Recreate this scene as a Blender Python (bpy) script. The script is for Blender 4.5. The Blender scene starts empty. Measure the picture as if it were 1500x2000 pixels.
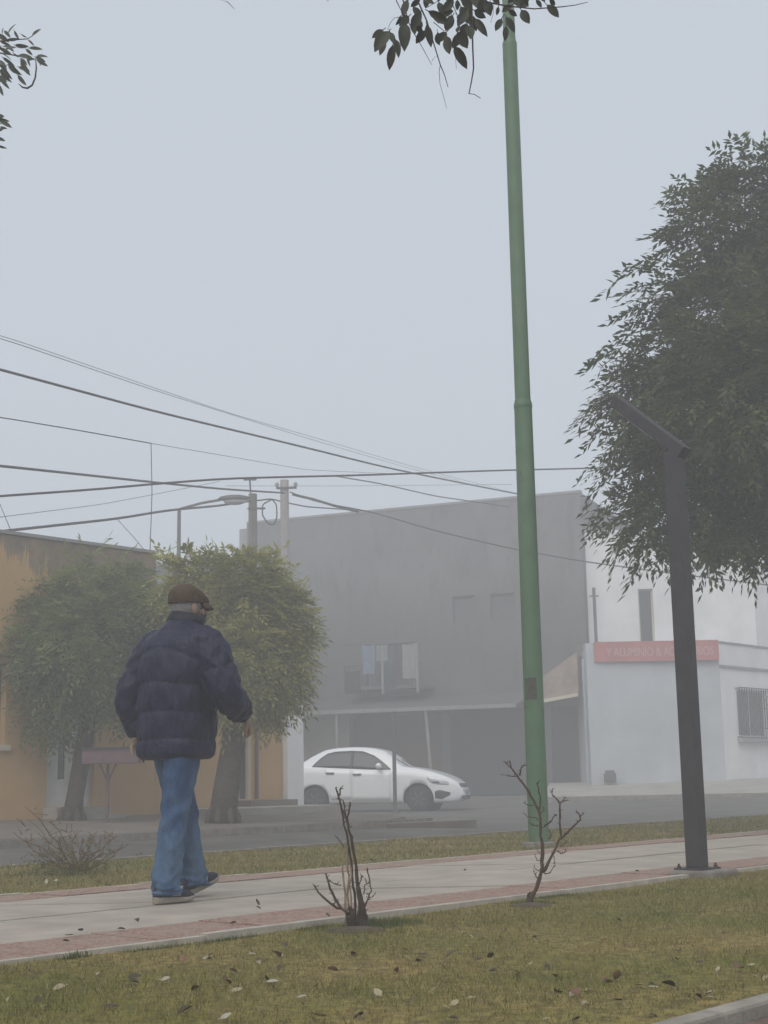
import bpy, bmesh, math, random
import numpy as np
from mathutils import Vector, Matrix, Euler

random.seed(7)
RNG = np.random.default_rng(11)
scene = bpy.context.scene
col = scene.collection
R = math.radians

# ------------------------------------------------------------------ camera
CAM = Vector((0.0, 0.0, 0.65))
FPX = 2800.0                       # focal length in photo pixels (photo is 1500 x 2000)
PITCH, ROLL = math.atan(520.0 / FPX), R(-1.05)
cam_data = bpy.data.cameras.new('camera')
cam = bpy.data.objects.new('camera', cam_data)
col.objects.link(cam)
CROT = Matrix.Rotation(R(90) + PITCH, 3, 'X') @ Matrix.Rotation(ROLL, 3, 'Z')
cam.matrix_world = Matrix.Translation(CAM) @ CROT.to_4x4()
cam_data.sensor_fit = 'HORIZONTAL'
cam_data.sensor_width = 36.0
cam_data.lens = 36.0 * FPX / 1500.0
cam_data.clip_start = 0.05
cam_data.clip_end = 2000.0
scene.camera = cam

# ------------------------------------------------------------------ sky, sun, exposure
SUN_EL, SUN_ROT = R(48), R(200)
world = bpy.data.worlds.new('World')
scene.world = world
world.use_nodes = True
nt = world.node_tree
nt.nodes.clear()
sky = nt.nodes.new('ShaderNodeTexSky')
sky.sky_type = 'NISHITA'
sky.sun_disc = False
sky.sun_elevation = SUN_EL
sky.sun_rotation = SUN_ROT
sky.air_density = 1.0
sky.dust_density = 4.0
sky.ozone_density = 1.0
hs = nt.nodes.new('ShaderNodeHueSaturation')
hs.inputs['Saturation'].default_value = 0.35
mx = nt.nodes.new('ShaderNodeMix')
mx.data_type = 'RGBA'
mx.inputs['Factor'].default_value = 0.78
mx.inputs['B'].default_value = (5.75, 6.4, 7.2, 1)      # even cloud layer over the clear sky
bg = nt.nodes.new('ShaderNodeBackground')
bg.inputs['Strength'].default_value = 0.105
wo = nt.nodes.new('ShaderNodeOutputWorld')
nt.links.new(sky.outputs[0], hs.inputs['Color'])
nt.links.new(hs.outputs[0], mx.inputs['A'])
nt.links.new(mx.outputs['Result'], bg.inputs['Color'])
nt.links.new(bg.outputs[0], wo.inputs['Surface'])
sun_data = bpy.data.lights.new('sun', 'SUN')
sun_data.energy = 1.5
sun_data.angle = R(60)
sun_data.color = (1.0, 0.94, 0.85)
sun = bpy.data.objects.new('sun', sun_data)
col.objects.link(sun)
az = SUN_ROT
sdir = Vector((math.sin(az) * math.cos(SUN_EL), math.cos(az) * math.cos(SUN_EL), math.sin(SUN_EL)))
sun.rotation_euler = (-sdir).to_track_quat('-Z', 'Y').to_euler()
sun.location = (0, -20, 40)
scene.view_settings.view_transform = 'Standard'
scene.view_settings.look = 'None'
scene.view_settings.exposure = 0.15
scene.view_settings.gamma = 1.0
scene.view_settings.use_curve_mapping = False
scene.cycles.volume_bounces = 5
scene.cycles.max_bounces = 9

HAZE_DENSITY = 0.0124

# ------------------------------------------------------------------ measuring helpers
def ray(u, v):
    return CROT @ Vector(((u - 750) / FPX, (1000 - v) / FPX, -1))
def at(u, v, Y):
    d = ray(u, v)
    return CAM + d * (Y / d.y)
def gp(u, v, z=0.0):
    d = ray(u, v)
    return CAM + d * ((z - CAM.z) / d.z)
SA = R(41)
S = Vector((math.sin(SA), math.cos(SA), 0))        # along the boulevard
N = Vector((-math.cos(SA), math.sin(SA), 0))       # across it, away from the camera
def sn(s, n, z=0.0):
    p = S * s + N * n
    return Vector((p.x, p.y, z))

# ------------------------------------------------------------------ object helpers
def tag(o, label=None, cat=None, group=None, kind=None):
    if label: o['label'] = label
    if cat: o['category'] = cat
    if group: o['group'] = group
    if kind: o['kind'] = kind
    return o
def empty(name, loc=(0, 0, 0), rz=0.0, label=None, cat=None, group=None, kind=None):
    o = bpy.data.objects.new(name, None)
    o.empty_display_size = 0.1
    col.objects.link(o)
    o.location = loc
    o.rotation_euler = (0, 0, rz)
    return tag(o, label, cat, group, kind)

class MB:
    """collects faces and links them as one mesh object"""
    def __init__(self):
        self.v, self.f, self.mi = [], [], []
    def add(self, vs, fs, m=0):
        b = len(self.v)
        self.v += [tuple(p) for p in vs]
        self.f += [tuple(i + b for i in f) for f in fs]
        self.mi += [m] * len(fs)
        return self
    def box(self, x0, x1, y0, y1, z0, z1, m=0, M=None):
        vs = [Vector((x, y, z)) for z in (z0, z1) for y in (y0, y1) for x in (x0, x1)]
        if M is not None: vs = [M @ p for p in vs]
        return self.add(vs, [(0, 2, 3, 1), (4, 5, 7, 6), (0, 1, 5, 4), (2, 6, 7, 3), (0, 4, 6, 2), (1, 3, 7, 5)], m)
    def hexa(self, p, m=0):          # 4 bottom corners ccw, then 4 top corners ccw
        return self.add(p, [(3, 2, 1, 0), (4, 5, 6, 7), (0, 1, 5, 4), (1, 2, 6, 5), (2, 3, 7, 6), (3, 0, 4, 7)], m)
    def prism(self, poly, z0, z1, m=0):
        n = len(poly)
        vs = [(p[0], p[1], z0 if len(p) < 3 else p[2] + z0) for p in poly] + [(p[0], p[1], z1 if len(p) < 3 else p[2] + z1) for p in poly]
        fs = [tuple(range(n - 1, -1, -1)), tuple(range(n, 2 * n))] + [(i, (i + 1) % n, n + (i + 1) % n, n + i) for i in range(n)]
        return self.add(vs, fs, m)
    def tube(self, pts, rad, k=6, m=0, cap=True, flat=1.0):
        pts = [Vector(p) for p in pts]
        if not hasattr(rad, '__len__'): rad = [rad] * len(pts)
        vs, fs = [], []
        prev = None
        for i, p in enumerate(pts):
            a = pts[max(i - 1, 0)]; b = pts[min(i + 1, len(pts) - 1)]
            t = (b - a)
            t = t.normalized() if t.length > 1e-9 else Vector((0, 0, 1))
            if prev is None:
                ref = Vector((0, 0, 1)) if abs(t.z) < 0.9 else Vector((1, 0, 0))
                x = t.cross(ref).normalized()
            else:
                x = (prev - t * prev.dot(t)).normalized()
            prev = x
            y = t.cross(x)
            for j in range(k):
                an = 2 * math.pi * j / k
                vs.append(p + (x * math.cos(an) + y * math.sin(an) * flat) * rad[i])
        n = len(pts)
        for i in range(n - 1):
            for j in range(k):
                fs.append((i * k + j, i * k + (j + 1) % k, (i + 1) * k + (j + 1) % k, (i + 1) * k + j))
        if cap:
            fs.append(tuple(range(k - 1, -1, -1)))
            fs.append(tuple((n - 1) * k + j for j in range(k)))
        return self.add(vs, fs, m)
    def ball(self, c, r, k=12, h=8, m=0, M=None):
        if not hasattr(r, '__len__'): r = (r, r, r)
        vs = [Vector((0, 0, -1))]
        for i in range(1, h):
            ph = math.pi * i / h
            for j in range(k):
                a = 2 * math.pi * j / k
                vs.append(Vector((math.sin(ph) * math.cos(a), math.sin(ph) * math.sin(a), -math.cos(ph))))
        vs.append(Vector((0, 0, 1)))
        fs = []
        for j in range(k): fs.append((0, 1 + (j + 1) % k, 1 + j))
        for i in range(h - 2):
            for j in range(k):
                a = 1 + i * k
                fs.append((a + j, a + (j + 1) % k, a + k + (j + 1) % k, a + k + j))
        t = len(vs) - 1; a = 1 + (h - 2) * k
        for j in range(k): fs.append((a + j, a + (j + 1) % k, t))
        out = []
        for p in vs:
            q = Vector((p.x * r[0], p.y * r[1], p.z * r[2]))
            if M is not None: q = M @ q
            out.append(q + Vector(c))
        return self.add(out, fs, m)
    def lathe(self, prof, k=20, c=(0, 0, 0), m=0):     # prof: (radius, z)
        vs, fs = [], []
        for r, z in prof:
            for j in range(k):
                a = 2 * math.pi * j / k
                vs.append((c[0] + r * math.cos(a), c[1] + r * math.sin(a), c[2] + z))
        for i in range(len(prof) - 1):
            for j in range(k):
                fs.append((i * k + j, i * k + (j + 1) % k, (i + 1) * k + (j + 1) % k, (i + 1) * k + j))
        n = len(prof) - 1; q = len(vs)
        vs += vs[:k] + vs[n * k:n * k + k]              # caps with vertices of their own keep the sides evenly shaded
        fs.append(tuple(q + j for j in range(k - 1, -1, -1)))
        fs.append(tuple(q + k + j for j in range(k)))
        return self.add(vs, fs, m)
    def rings(self, rings, m=0, cap=True, closed=True):
        k = len(rings[0]); vs = [p for r in rings for p in r]; fs = []
        for i in range(len(rings) - 1):
            for j in range(k if closed else k - 1):
                fs.append((i * k + j, i * k + (j + 1) % k, (i + 1) * k + (j + 1) % k, (i + 1) * k + j))
        if cap:
            fs.append(tuple(range(k - 1, -1, -1)))
            fs.append(tuple((len(rings) - 1) * k + j for j in range(k)))
        return self.add(vs, fs, m)
    def build(self, name, mats, parent=None, smooth=False, label=None):
        me = bpy.data.meshes.new(name)
        me.from_pydata(self.v, [], self.f)
        if not isinstance(mats, (list, tuple)): mats = [mats]
        for mt in mats: me.materials.append(mt)
        if len(mats) > 1: me.polygons.foreach_set('material_index', self.mi)
        if smooth: me.polygons.foreach_set('use_smooth', [True] * len(me.polygons))
        me.update()
        o = bpy.data.objects.new(name, me)
        col.objects.link(o)
        if parent is not None: o.parent = parent
        if label: o['label'] = label
        return o

def link_mesh(name, me, parent=None):
    o = bpy.data.objects.new(name, me)
    col.objects.link(o)
    if parent is not None: o.parent = parent
    return o
def bake(o):
    """apply the modifiers of o"""
    dg = bpy.context.evaluated_depsgraph_get()
    me = bpy.data.meshes.new_from_object(o.evaluated_get(dg))
    o.modifiers.clear()
    old = o.data
    o.data = me
    me.name = o.name
    bpy.data.meshes.remove(old)
    return o
def bevel(o, w, seg=2):
    b = o.modifiers.new('bevel', 'BEVEL')
    b.width = w; b.segments = seg; b.limit_method = 'ANGLE'; b.angle_limit = R(35)
    return o
def remesh(o, size, smooth=4):
    m = o.modifiers.new('remesh', 'REMESH')
    m.mode = 'VOXEL'; m.voxel_size = size; m.use_smooth_shade = True
    if smooth:
        s = o.modifiers.new('smooth', 'SMOOTH')
        s.iterations = smooth; s.factor = 0.5
    return bake(o)
def raw_mesh(name, verts, faces_flat, k, mat, tint=None, smooth=False, parent=None):
    """big meshes straight from numpy: k-gons"""
    me = bpy.data.meshes.new(name)
    nv = len(verts); nf = len(faces_flat) // k
    me.vertices.add(nv)
    me.vertices.foreach_set('co', np.ascontiguousarray(verts, dtype=np.float32).ravel())
    me.loops.add(len(faces_flat))
    me.loops.foreach_set('vertex_index', np.ascontiguousarray(faces_flat, dtype=np.int32))
    me.polygons.add(nf)
    me.polygons.foreach_set('loop_start', np.arange(nf, dtype=np.int32) * k)
    if smooth: me.polygons.foreach_set('use_smooth', np.ones(nf, dtype=bool))
    if tint is not None:
        a = me.attributes.new('tint', 'FLOAT', 'POINT')
        a.data.foreach_set('value', np.ascontiguousarray(tint, dtype=np.float32))
    me.materials.append(mat)
    me.update(calc_edges=True)
    me.validate()
    o = bpy.data.objects.new(name, me)
    col.objects.link(o)
    if parent is not None: o.parent = parent
    return o

# ------------------------------------------------------------------ materials
def mat(name, base, rough=0.8, var=0.15, scale=6.0, bump=0.0, bscale=60.0, metal=0.0, spec=0.3, detail=5.0, base2=None, coat=0.0):
    m = bpy.data.materials.new(name)
    m.use_nodes = True
    t = m.node_tree
    b = t.nodes['Principled BSDF']
    b.inputs['Roughness'].default_value = rough
    b.inputs['Metallic'].default_value = metal
    b.inputs['Specular IOR Level'].default_value = spec
    b.inputs['Coat Weight'].default_value = coat
    tc = t.nodes.new('ShaderNodeTexCoord')
    no = t.nodes.new('ShaderNodeTexNoise')
    no.inputs['Scale'].default_value = scale
    no.inputs['Detail'].default_value = detail
    no.inputs['Roughness'].default_value = 0.6
    t.links.new(tc.outputs['Object'], no.inputs['Vector'])
    cr = t.nodes.new('ShaderNodeValToRGB')
    c0 = tuple(x * (1 - var) for x in base) if base2 is None else base
    c1 = tuple(min(1, x * (1 + var)) for x in base) if base2 is None else base2
    cr.color_ramp.elements[0].position = 0.32
    cr.color_ramp.elements[1].position = 0.68
    cr.color_ramp.elements[0].color = (*c0, 1)
    cr.color_ramp.elements[1].color = (*c1, 1)
    t.links.new(no.outputs['Fac'], cr.inputs['Fac'])
    t.links.new(cr.outputs['Color'], b.inputs['Base Color'])
    if bump:
        n2 = t.nodes.new('ShaderNodeTexNoise')
        n2.inputs['Scale'].default_value = bscale
        n2.inputs['Detail'].default_value = 4
        t.links.new(tc.outputs['Object'], n2.inputs['Vector'])
        bu = t.nodes.new('ShaderNodeBump')
        bu.inputs['Strength'].default_value = bump
        bu.inputs['Distance'].default_value = 0.01
        t.links.new(n2.outputs['Fac'], bu.inputs['Height'])
        t.links.new(bu.outputs['Normal'], b.inputs['Normal'])
    return m
def nodes_of(m):
    t = m.node_tree
    return t, t.nodes['Principled BSDF'], next(n for n in t.nodes if n.type == 'VALTORGB'), next(n for n in t.nodes if n.type == 'TEX_COORD')
def noise(t, src, scale, detail=4, rough=0.6, vscale=None, dist=0.0):
    n = t.nodes.new('ShaderNodeTexNoise')
    n.inputs['Scale'].default_value = scale
    n.inputs['Detail'].default_value = detail
    n.inputs['Roughness'].default_value = rough
    n.inputs['Distortion'].default_value = dist
    if vscale:
        mp = t.nodes.new('ShaderNodeMapping')
        mp.inputs['Scale'].default_value = vscale
        t.links.new(src, mp.inputs['Vector'])
        src = mp.outputs['Vector']
    t.links.new(src, n.inputs['Vector'])
    return n.outputs['Fac']
def math_n(t, op, a, b=None, clamp=False):
    n = t.nodes.new('ShaderNodeMath')
    n.operation = op; n.use_clamp = clamp
    for i, x in enumerate((a, b)):
        if x is None: continue
        if isinstance(x, (int, float)): n.inputs[i].default_value = x
        else: t.links.new(x, n.inputs[i])
    return n.outputs[0]
def ramp(t, fac, p0, c0, p1, c1):
    n = t.nodes.new('ShaderNodeValToRGB')
    n.color_ramp.elements[0].position = p0; n.color_ramp.elements[1].position = p1
    n.color_ramp.elements[0].color = (*c0, 1); n.color_ramp.elements[1].color = (*c1, 1)
    t.links.new(fac, n.inputs['Fac'])
    return n.outputs['Color']
def mixc(t, fac, a, b):
    n = t.nodes.new('ShaderNodeMix')
    n.data_type = 'RGBA'
    for key, x in (('Factor', fac), ('A', a), ('B', b)):
        if isinstance(x, (int, float)): n.inputs[key].default_value = x
        elif isinstance(x, tuple): n.inputs[key].default_value = (*x, 1)
        else: t.links.new(x, n.inputs[key])
    return n.outputs['Result']

def lawn_mat(name, blades):
    m = mat(name, (0.1, 0.1, 0.04), rough=0.9, spec=0.15)
    t, b, cr, tc = nodes_of(m)
    ob = tc.outputs['Object']
    patch = noise(t, ob, 0.9, 5, 0.65)
    fine = noise(t, ob, 9.0, 4, 0.7)
    f = math_n(t, 'ADD', math_n(t, 'MULTIPLY', patch, 0.75), math_n(t, 'MULTIPLY', fine, 0.25))
    green, straw, dirt = (0.158, 0.164, 0.032), (0.30, 0.228, 0.08), (0.10, 0.075, 0.037)
    c = ramp(t, f, 0.41, green, 0.57, straw)
    mott = noise(t, ob, 17.0, 5, 0.75)
    c = mixc(t, math_n(t, 'MULTIPLY', ramp(t, mott, 0.50, (0, 0, 0), 0.62, (1, 1, 1)), 0.7), c, (0.055, 0.05, 0.02))
    pale = noise(t, ob, 31.0, 4, 0.7)
    c = mixc(t, math_n(t, 'MULTIPLY', ramp(t, pale, 0.58, (0, 0, 0), 0.68, (1, 1, 1)), 0.5), c, (0.30, 0.25, 0.12))
    if blades:
        a = t.nodes.new('ShaderNodeAttribute'); a.attribute_name = 'tint'
        c = mixc(t, math_n(t, 'MULTIPLY', math_n(t, 'LESS_THAN', a.outputs['Fac'], 0.3), 0.6), c, (0.05, 0.06, 0.018))
        c = mixc(t, math_n(t, 'MULTIPLY', a.outputs['Fac'], 0.4), c, (0.19, 0.185, 0.06))
        d = mixc(t, math_n(t, 'GREATER_THAN', a.outputs['Fac'], 0.9), c, (0.33, 0.28, 0.15))
        c = d
        b.inputs['Subsurface Weight'].default_value = 0.0
    else:
        dn = noise(t, ob, 22, 5, 0.7)
        c = mixc(t, math_n(t, 'MULTIPLY', ramp(t, dn, 0.42, (0, 0, 0), 0.6, (1, 1, 1)), 0.65), c, dirt)
    t.links.new(c, b.inputs['Base Color'])
    return m
def leaf_mat(name, dark, light, trans=0.25, rough=0.55):
    m = bpy.data.materials.new(name)
    m.use_nodes = True
    t = m.node_tree
    b = t.nodes['Principled BSDF']
    b.inputs['Roughness'].default_value = rough
    b.inputs['Specular IOR Level'].default_value = 0.25
    tc = t.nodes.new('ShaderNodeTexCoord')
    a = t.nodes.new('ShaderNodeAttribute'); a.attribute_name = 'tint'
    nz = noise(t, tc.outputs['Object'], 1.3, 3)
    f = math_n(t, 'ADD', math_n(t, 'MULTIPLY', a.outputs['Fac'], 0.6), math_n(t, 'MULTIPLY', math_n(t, 'SUBTRACT', nz, 0.3), 0.9))
    c = ramp(t, f, 0.15, dark, 0.85, light)
    t.links.new(c, b.inputs['Base Color'])
    tr = t.nodes.new('ShaderNodeBsdfTranslucent')
    t.links.new(c, tr.inputs['Color'])
    ms = t.nodes.new('ShaderNodeMixShader')
    ms.inputs[0].default_value = trans
    out = t.nodes['Material Output']
    t.links.new(b.outputs[0], ms.inputs[1]); t.links.new(tr.outputs[0], ms.inputs[2])
    t.links.new(ms.outputs[0], out.inputs['Surface'])
    return m

M = {}
M['asphalt'] = mat('asphalt', (0.108, 0.10, 0.093), 0.9, 0.3, 0.9, 0.4, 90)
M['concrete'] = mat('concrete_slab', (0.385, 0.338, 0.286), 0.9, 0.16, 3.0, 0.35, 70)
M['kerb'] = mat('kerb_concrete', (0.42, 0.385, 0.33), 0.9, 0.2, 8.0, 0.4, 60)
M['kerb_mid'] = mat('dirty_kerb', (0.29, 0.262, 0.225), 0.9, 0.25, 9, 0.5, 50)
M['kerb_dark'] = mat('worn_kerb', (0.21, 0.19, 0.168), 0.9, 0.25, 8.0, 0.4, 60)
M['walk'] = mat('pavement', (0.165, 0.145, 0.127), 0.9, 0.22, 1.2, 0.3, 40)
M['walk_pale'] = mat('pale_pavement', (0.34, 0.32, 0.285), 0.9, 0.18, 1.5, 0.3, 40)
M['lawn'] = lawn_mat('lawn_soil', False)
M['blade'] = lawn_mat('grass_blades', True)
M['soil'] = mat('soil', (0.09, 0.07, 0.05), 0.95, 0.3, 14, 0.6, 50)
# pink washed-stone tiles
m = mat('washed_stone', (0.36, 0.25, 0.21), 0.9, 0.2, 40)
t, b, cr, tc = nodes_of(m)
vo = t.nodes.new('ShaderNodeTexVoronoi'); vo.inputs['Scale'].default_value = 75
t.links.new(tc.outputs['Object'], vo.inputs['Vector'])
c = ramp(t, vo.outputs['Color'], 0.1, (0.20, 0.09, 0.07), 0.8, (0.36, 0.255, 0.205))
big = noise(t, tc.outputs['Object'], 5, 5, 0.7)
c = mixc(t, math_n(t, 'MULTIPLY', ramp(t, big, 0.42, (0, 0, 0), 0.66, (1, 1, 1)), 0.6), c, (0.31, 0.265, 0.22))
t.links.new(c, b.inputs['Base Color'])
bu = t.nodes.new('ShaderNodeBump'); bu.inputs['Strength'].default_value = 0.5; bu.inputs['Distance'].default_value = 0.006
t.links.new(vo.outputs['Distance'], bu.inputs['Height']); t.links.new(bu.outputs['Normal'], b.inputs['Normal'])
M['pink'] = m
M['red_tile'] = mat('red_paving', (0.15, 0.098, 0.078), 0.8, 0.3, 6, 0.3, 50)
# concrete slab: cracks and stains
t, b, cr, tc = nodes_of(M['concrete'])
st = noise(t, tc.outputs['Object'], 1.1, 6, 0.7)
c = mixc(t, math_n(t, 'MULTIPLY', ramp(t, st, 0.45, (0, 0, 0), 0.7, (1, 1, 1)), 0.4), cr.outputs['Color'], (0.27, 0.245, 0.215))
sp = noise(t, tc.outputs['Object'], 28, 3, 0.8)
c = mixc(t, math_n(t, 'MULTIPLY', ramp(t, sp, 0.62, (0, 0, 0), 0.72, (1, 1, 1)), 0.5), c, (0.2, 0.18, 0.16))
t.links.new(c, b.inputs['Base Color'])

def plaster(name, c0, stain, top=None, drip=0.0, var=0.1):
    m = mat(name, c0, 0.9, var, 0.8, 0.25, 30)
    t, b, cr, tc = nodes_of(m)
    st = noise(t, tc.outputs['Object'], 0.9, 6, 0.7, (1, 1, 0.45))
    c = mixc(t, math_n(t, 'MULTIPLY', ramp(t, st, 0.5, (0, 0, 0), 0.75, (1, 1, 1)), 0.5), cr.outputs['Color'], stain)
    t.links.new(c, b.inputs['Base Color'])
    return m
M['orange'] = plaster('orange_plaster', (0.50, 0.325, 0.15), (0.38, 0.255, 0.15))
M['orange_low'] = plaster('orange_plaster_plain', (0.47, 0.30, 0.14), (0.38, 0.25, 0.13))
M['cream'] = plaster('cream_plaster', (0.55, 0.5, 0.4), (0.4, 0.36, 0.3))
M['white_wall'] = plaster('white_plaster', (0.76, 0.77, 0.77), (0.60, 0.60, 0.59))
M['blue_wall'] = plaster('pale_blue_plaster', (0.45, 0.48, 0.51), (0.40, 0.425, 0.45))
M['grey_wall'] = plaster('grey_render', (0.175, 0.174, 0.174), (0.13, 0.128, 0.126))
M['grey_light'] = plaster('light_grey_render', (0.28, 0.28, 0.29), (0.22, 0.22, 0.22))
M['slate'] = plaster('blue_grey_render', (0.16, 0.19, 0.22), (0.13, 0.15, 0.17))
M['terracotta'] = mat('clay_roof', (0.29, 0.225, 0.175), 0.85, 0.25, 5, 0.3, 30)
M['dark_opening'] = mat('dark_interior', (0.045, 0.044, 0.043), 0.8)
M['canopy'] = mat('canopy_sheet', (0.10, 0.097, 0.094), 0.6, 0.1)
M['pale_metal'] = mat('pale_metal', (0.23, 0.23, 0.23), 0.5)
M['wood_door'] = mat('brown_door', (0.10, 0.06, 0.04), 0.6)
M['white_paint'] = mat('white_paint', (0.62, 0.62, 0.6), 0.5, 0.08)
M['far_glass'] = mat('dull_glass', (0.10, 0.10, 0.10), 0.3, 0.1, spec=0.4)
M['glass'] = mat('window_glass', (0.05, 0.055, 0.06), 0.12, 0.05, spec=0.6)
M['banner'] = mat('red_banner', (0.43, 0.15, 0.145), 0.6, 0.12, 3)
M['banner_text'] = mat('banner_lettering', (0.52, 0.36, 0.35), 0.6, 0.05)
M['iron'] = mat('iron', (0.05, 0.045, 0.05), 0.6, 0.2)
M['rack'] = mat('painted_iron_rack', (0.14, 0.085, 0.095), 0.6, 0.2)
M['lamp_metal'] = mat('dark_grey_powder_coat', (0.042, 0.038, 0.042), 0.55, 0.2, 9, 0.1, 80, spec=0.35)
M['lens'] = mat('lamp_lens', (0.35, 0.35, 0.34), 0.4, 0.05)
M['wire'] = mat('cable_rubber', (0.035, 0.035, 0.04), 0.7)
M['wood_pole'] = mat('weathered_pole', (0.13, 0.115, 0.10), 0.9, 0.25, 5)
M['conc_pole'] = mat('concrete_pole', (0.33, 0.30, 0.29), 0.9, 0.1)
M['bark'] = mat('bark', (0.075, 0.062, 0.05), 0.95, 0.35, 12, 0.8, 30)
M['twig'] = mat('twig_bark', (0.085, 0.052, 0.034), 0.9, 0.35, 30, 0.4, 90)
M['twig_bush'] = mat('bush_twig_bark', (0.16, 0.105, 0.055), 0.9, 0.35, 30)
M['twig_dark'] = mat('dark_twig_bark', (0.05, 0.036, 0.025), 0.9, 0.4, 25, 0.5, 70)
M['twig_pale'] = mat('pale_twig_bark', (0.24, 0.18, 0.12), 0.9, 0.3, 30, 0.4, 90)
# green pole paint
m = mat('green_pole_paint', (0.058, 0.135, 0.06), 0.5, 0.12, 4, 0.1, 40, spec=0.4)
t, b, cr, tc = nodes_of(m)
w = noise(t, tc.outputs['Object'], 2.2, 6, 0.75, (1, 1, 0.3))
c = mixc(t, math_n(t, 'MULTIPLY', ramp(t, w, 0.48, (0, 0, 0), 0.7, (1, 1, 1)), 0.6), cr.outputs['Color'], (0.15, 0.185, 0.13))
w2 = noise(t, tc.outputs['Object'], 9, 4, 0.7, (1, 1, 0.5))
c = mixc(t, ramp(t, w2, 0.645, (0, 0, 0), 0.70, (1, 1, 1)), c, (0.05, 0.055, 0.04))
t.links.new(c, b.inputs['Base Color'])
M['green'] = m
M['rust_plate'] = mat('rusty_plate', (0.055, 0.05, 0.04), 0.8, 0.4, 20, 0.3, 60)
# grey house: wall colour turns darker towards the lower storeys, with an uneven edge
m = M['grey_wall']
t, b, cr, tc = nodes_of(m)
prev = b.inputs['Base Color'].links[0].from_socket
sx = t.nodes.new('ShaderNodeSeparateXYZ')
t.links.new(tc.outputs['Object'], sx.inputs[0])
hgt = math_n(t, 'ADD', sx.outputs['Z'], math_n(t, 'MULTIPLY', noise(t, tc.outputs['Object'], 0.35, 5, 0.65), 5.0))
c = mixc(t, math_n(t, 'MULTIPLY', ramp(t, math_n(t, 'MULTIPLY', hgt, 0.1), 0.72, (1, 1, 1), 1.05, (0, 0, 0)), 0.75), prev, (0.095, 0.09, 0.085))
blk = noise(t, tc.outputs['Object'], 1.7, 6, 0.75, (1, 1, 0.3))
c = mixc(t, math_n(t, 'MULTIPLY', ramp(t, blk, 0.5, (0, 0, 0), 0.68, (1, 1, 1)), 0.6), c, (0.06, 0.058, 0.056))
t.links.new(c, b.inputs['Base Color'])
# orange facade: grey rain stain creeping down from the parapet
m = M['orange']
t, b, cr, tc = nodes_of(m)
prev = b.inputs['Base Color'].links[0].from_socket
sx = t.nodes.new('ShaderNodeSeparateXYZ')
t.links.new(tc.outputs['Object'], sx.inputs[0])
drips = math_n(t, 'ADD', math_n(t, 'MULTIPLY', noise(t, tc.outputs['Object'], 1.6, 3, 0.6, (1, 1, 0.2)), 0.45), math_n(t, 'MULTIPLY', noise(t, tc.outputs['Object'], 6.5, 5, 0.8, (1, 1, 0.12)), 0.55))
depth = math_n(t, 'ADD', math_n(t, 'MULTIPLY', math_n(t, 'SUBTRACT', drips, 0.38), 2.4), math_n(t, 'MULTIPLY', math_n(t, 'ADD', sx.outputs['X'], 2.6), 0.27))
f = math_n(t, 'SUBTRACT', sx.outputs['Z'], math_n(t, 'SUBTRACT', 4.05, depth))
c = mixc(t, math_n(t, 'MULTIPLY', ramp(t, f, 0.0, (0, 0, 0), 0.16, (1, 1, 1)), ramp(t, noise(t, tc.outputs['Object'], 3.0, 6, 0.75), 0.25, (0.55, 0.55, 0.55), 0.6, (1, 1, 1))), prev, (0.17, 0.145, 0.12))
t.links.new(c, b.inputs['Base Color'])

# ================================================================== SETTING
def smooth(a, b, x):
    t = min(1, max(0, (x - a) / (b - a)))
    return t * t * (3 - 2 * t)
def road_z(x, y):
    s = x * S.x + y * S.y
    n = x * N.x + y * N.y
    if n < 10.0: return -0.15
    return -0.14 + 0.14 * smooth(27.5, 34, s) * smooth(10.5, 18, n) + 0.12 * smooth(10.6, 13.2, n) * (1 - smooth(14.5, 19, s))
# one ground sheet, finer where it is seen
xs = sorted(set([-300, -200, -120, -70, -40, -25, -15] + [i * 0.5 for i in range(-20, 52)] + [30, 40, 60, 100, 180, 300]))
ys = sorted(set([-300, -150, -60, -20] + [i * 0.5 for i in range(-10, 120)] + [65, 75, 90, 120, 180, 300]))
g = MB()
for y in ys:
    for x in xs: g.v.append((x, y, road_z(x, y)))
w = len(xs)
for j in range(len(ys) - 1):
    for i in range(w - 1):
        g.f.append((j * w + i, j * w + i + 1, (j + 1) * w + i + 1, (j + 1) * w + i)); g.mi.append(0)
tag(g.build('road', M['asphalt'], smooth=True), kind='structure')

AX = R(49)        # local x along the boulevard, local y across it
def boulevard(name, kind='structure'):
    return empty(name, (0, 0, 0), AX, kind=kind)

# lawns
def lawn(name, n0, n1, s0, s1, z0, step, amp, seed, edge=0.0):
    b = MB()
    ns = max(2, int((s1 - s0) / step)); nn = max(2, int((n1 - n0) / step))
    rr = np.random.default_rng(seed)
    ph = rr.uniform(0, 6.28, 6); fr = rr.uniform(1.2, 4.5, (6, 2))
    for i in range(ns + 1):
        for j in range(nn + 1):
            s = s0 + (s1 - s0) * i / ns; n = n0 + (n1 - n0) * j / nn
            h = sum(math.sin(fr[k, 0] * s + fr[k, 1] * n + ph[k]) for k in range(6)) / 6 * amp
            b.v.append((s, n, z0 + h))
    for i in range(ns):
        for j in range(nn):
            a = i * (nn + 1) + j
            b.f.append((a, a + nn + 1, a + nn + 2, a + 1)); b.mi.append(0)
    # skirt
    o = b.build(name, M['lawn'], smooth=True)
    o.rotation_euler = (0, 0, AX)
    tag(o, kind='structure')
    return lambda s, n: z0 + sum(math.sin(fr[k, 0] * s + fr[k, 1] * n + ph[k]) for k in range(6)) / 6 * amp
near_z = lawn('lawn', 2.065, 4.79, -8, 45, -0.016, 0.2, 0.012, 3)
far_z = lawn('lawn', 7.5, 10.42, -10, 60, -0.02, 0.3, 0.02, 4)

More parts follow.
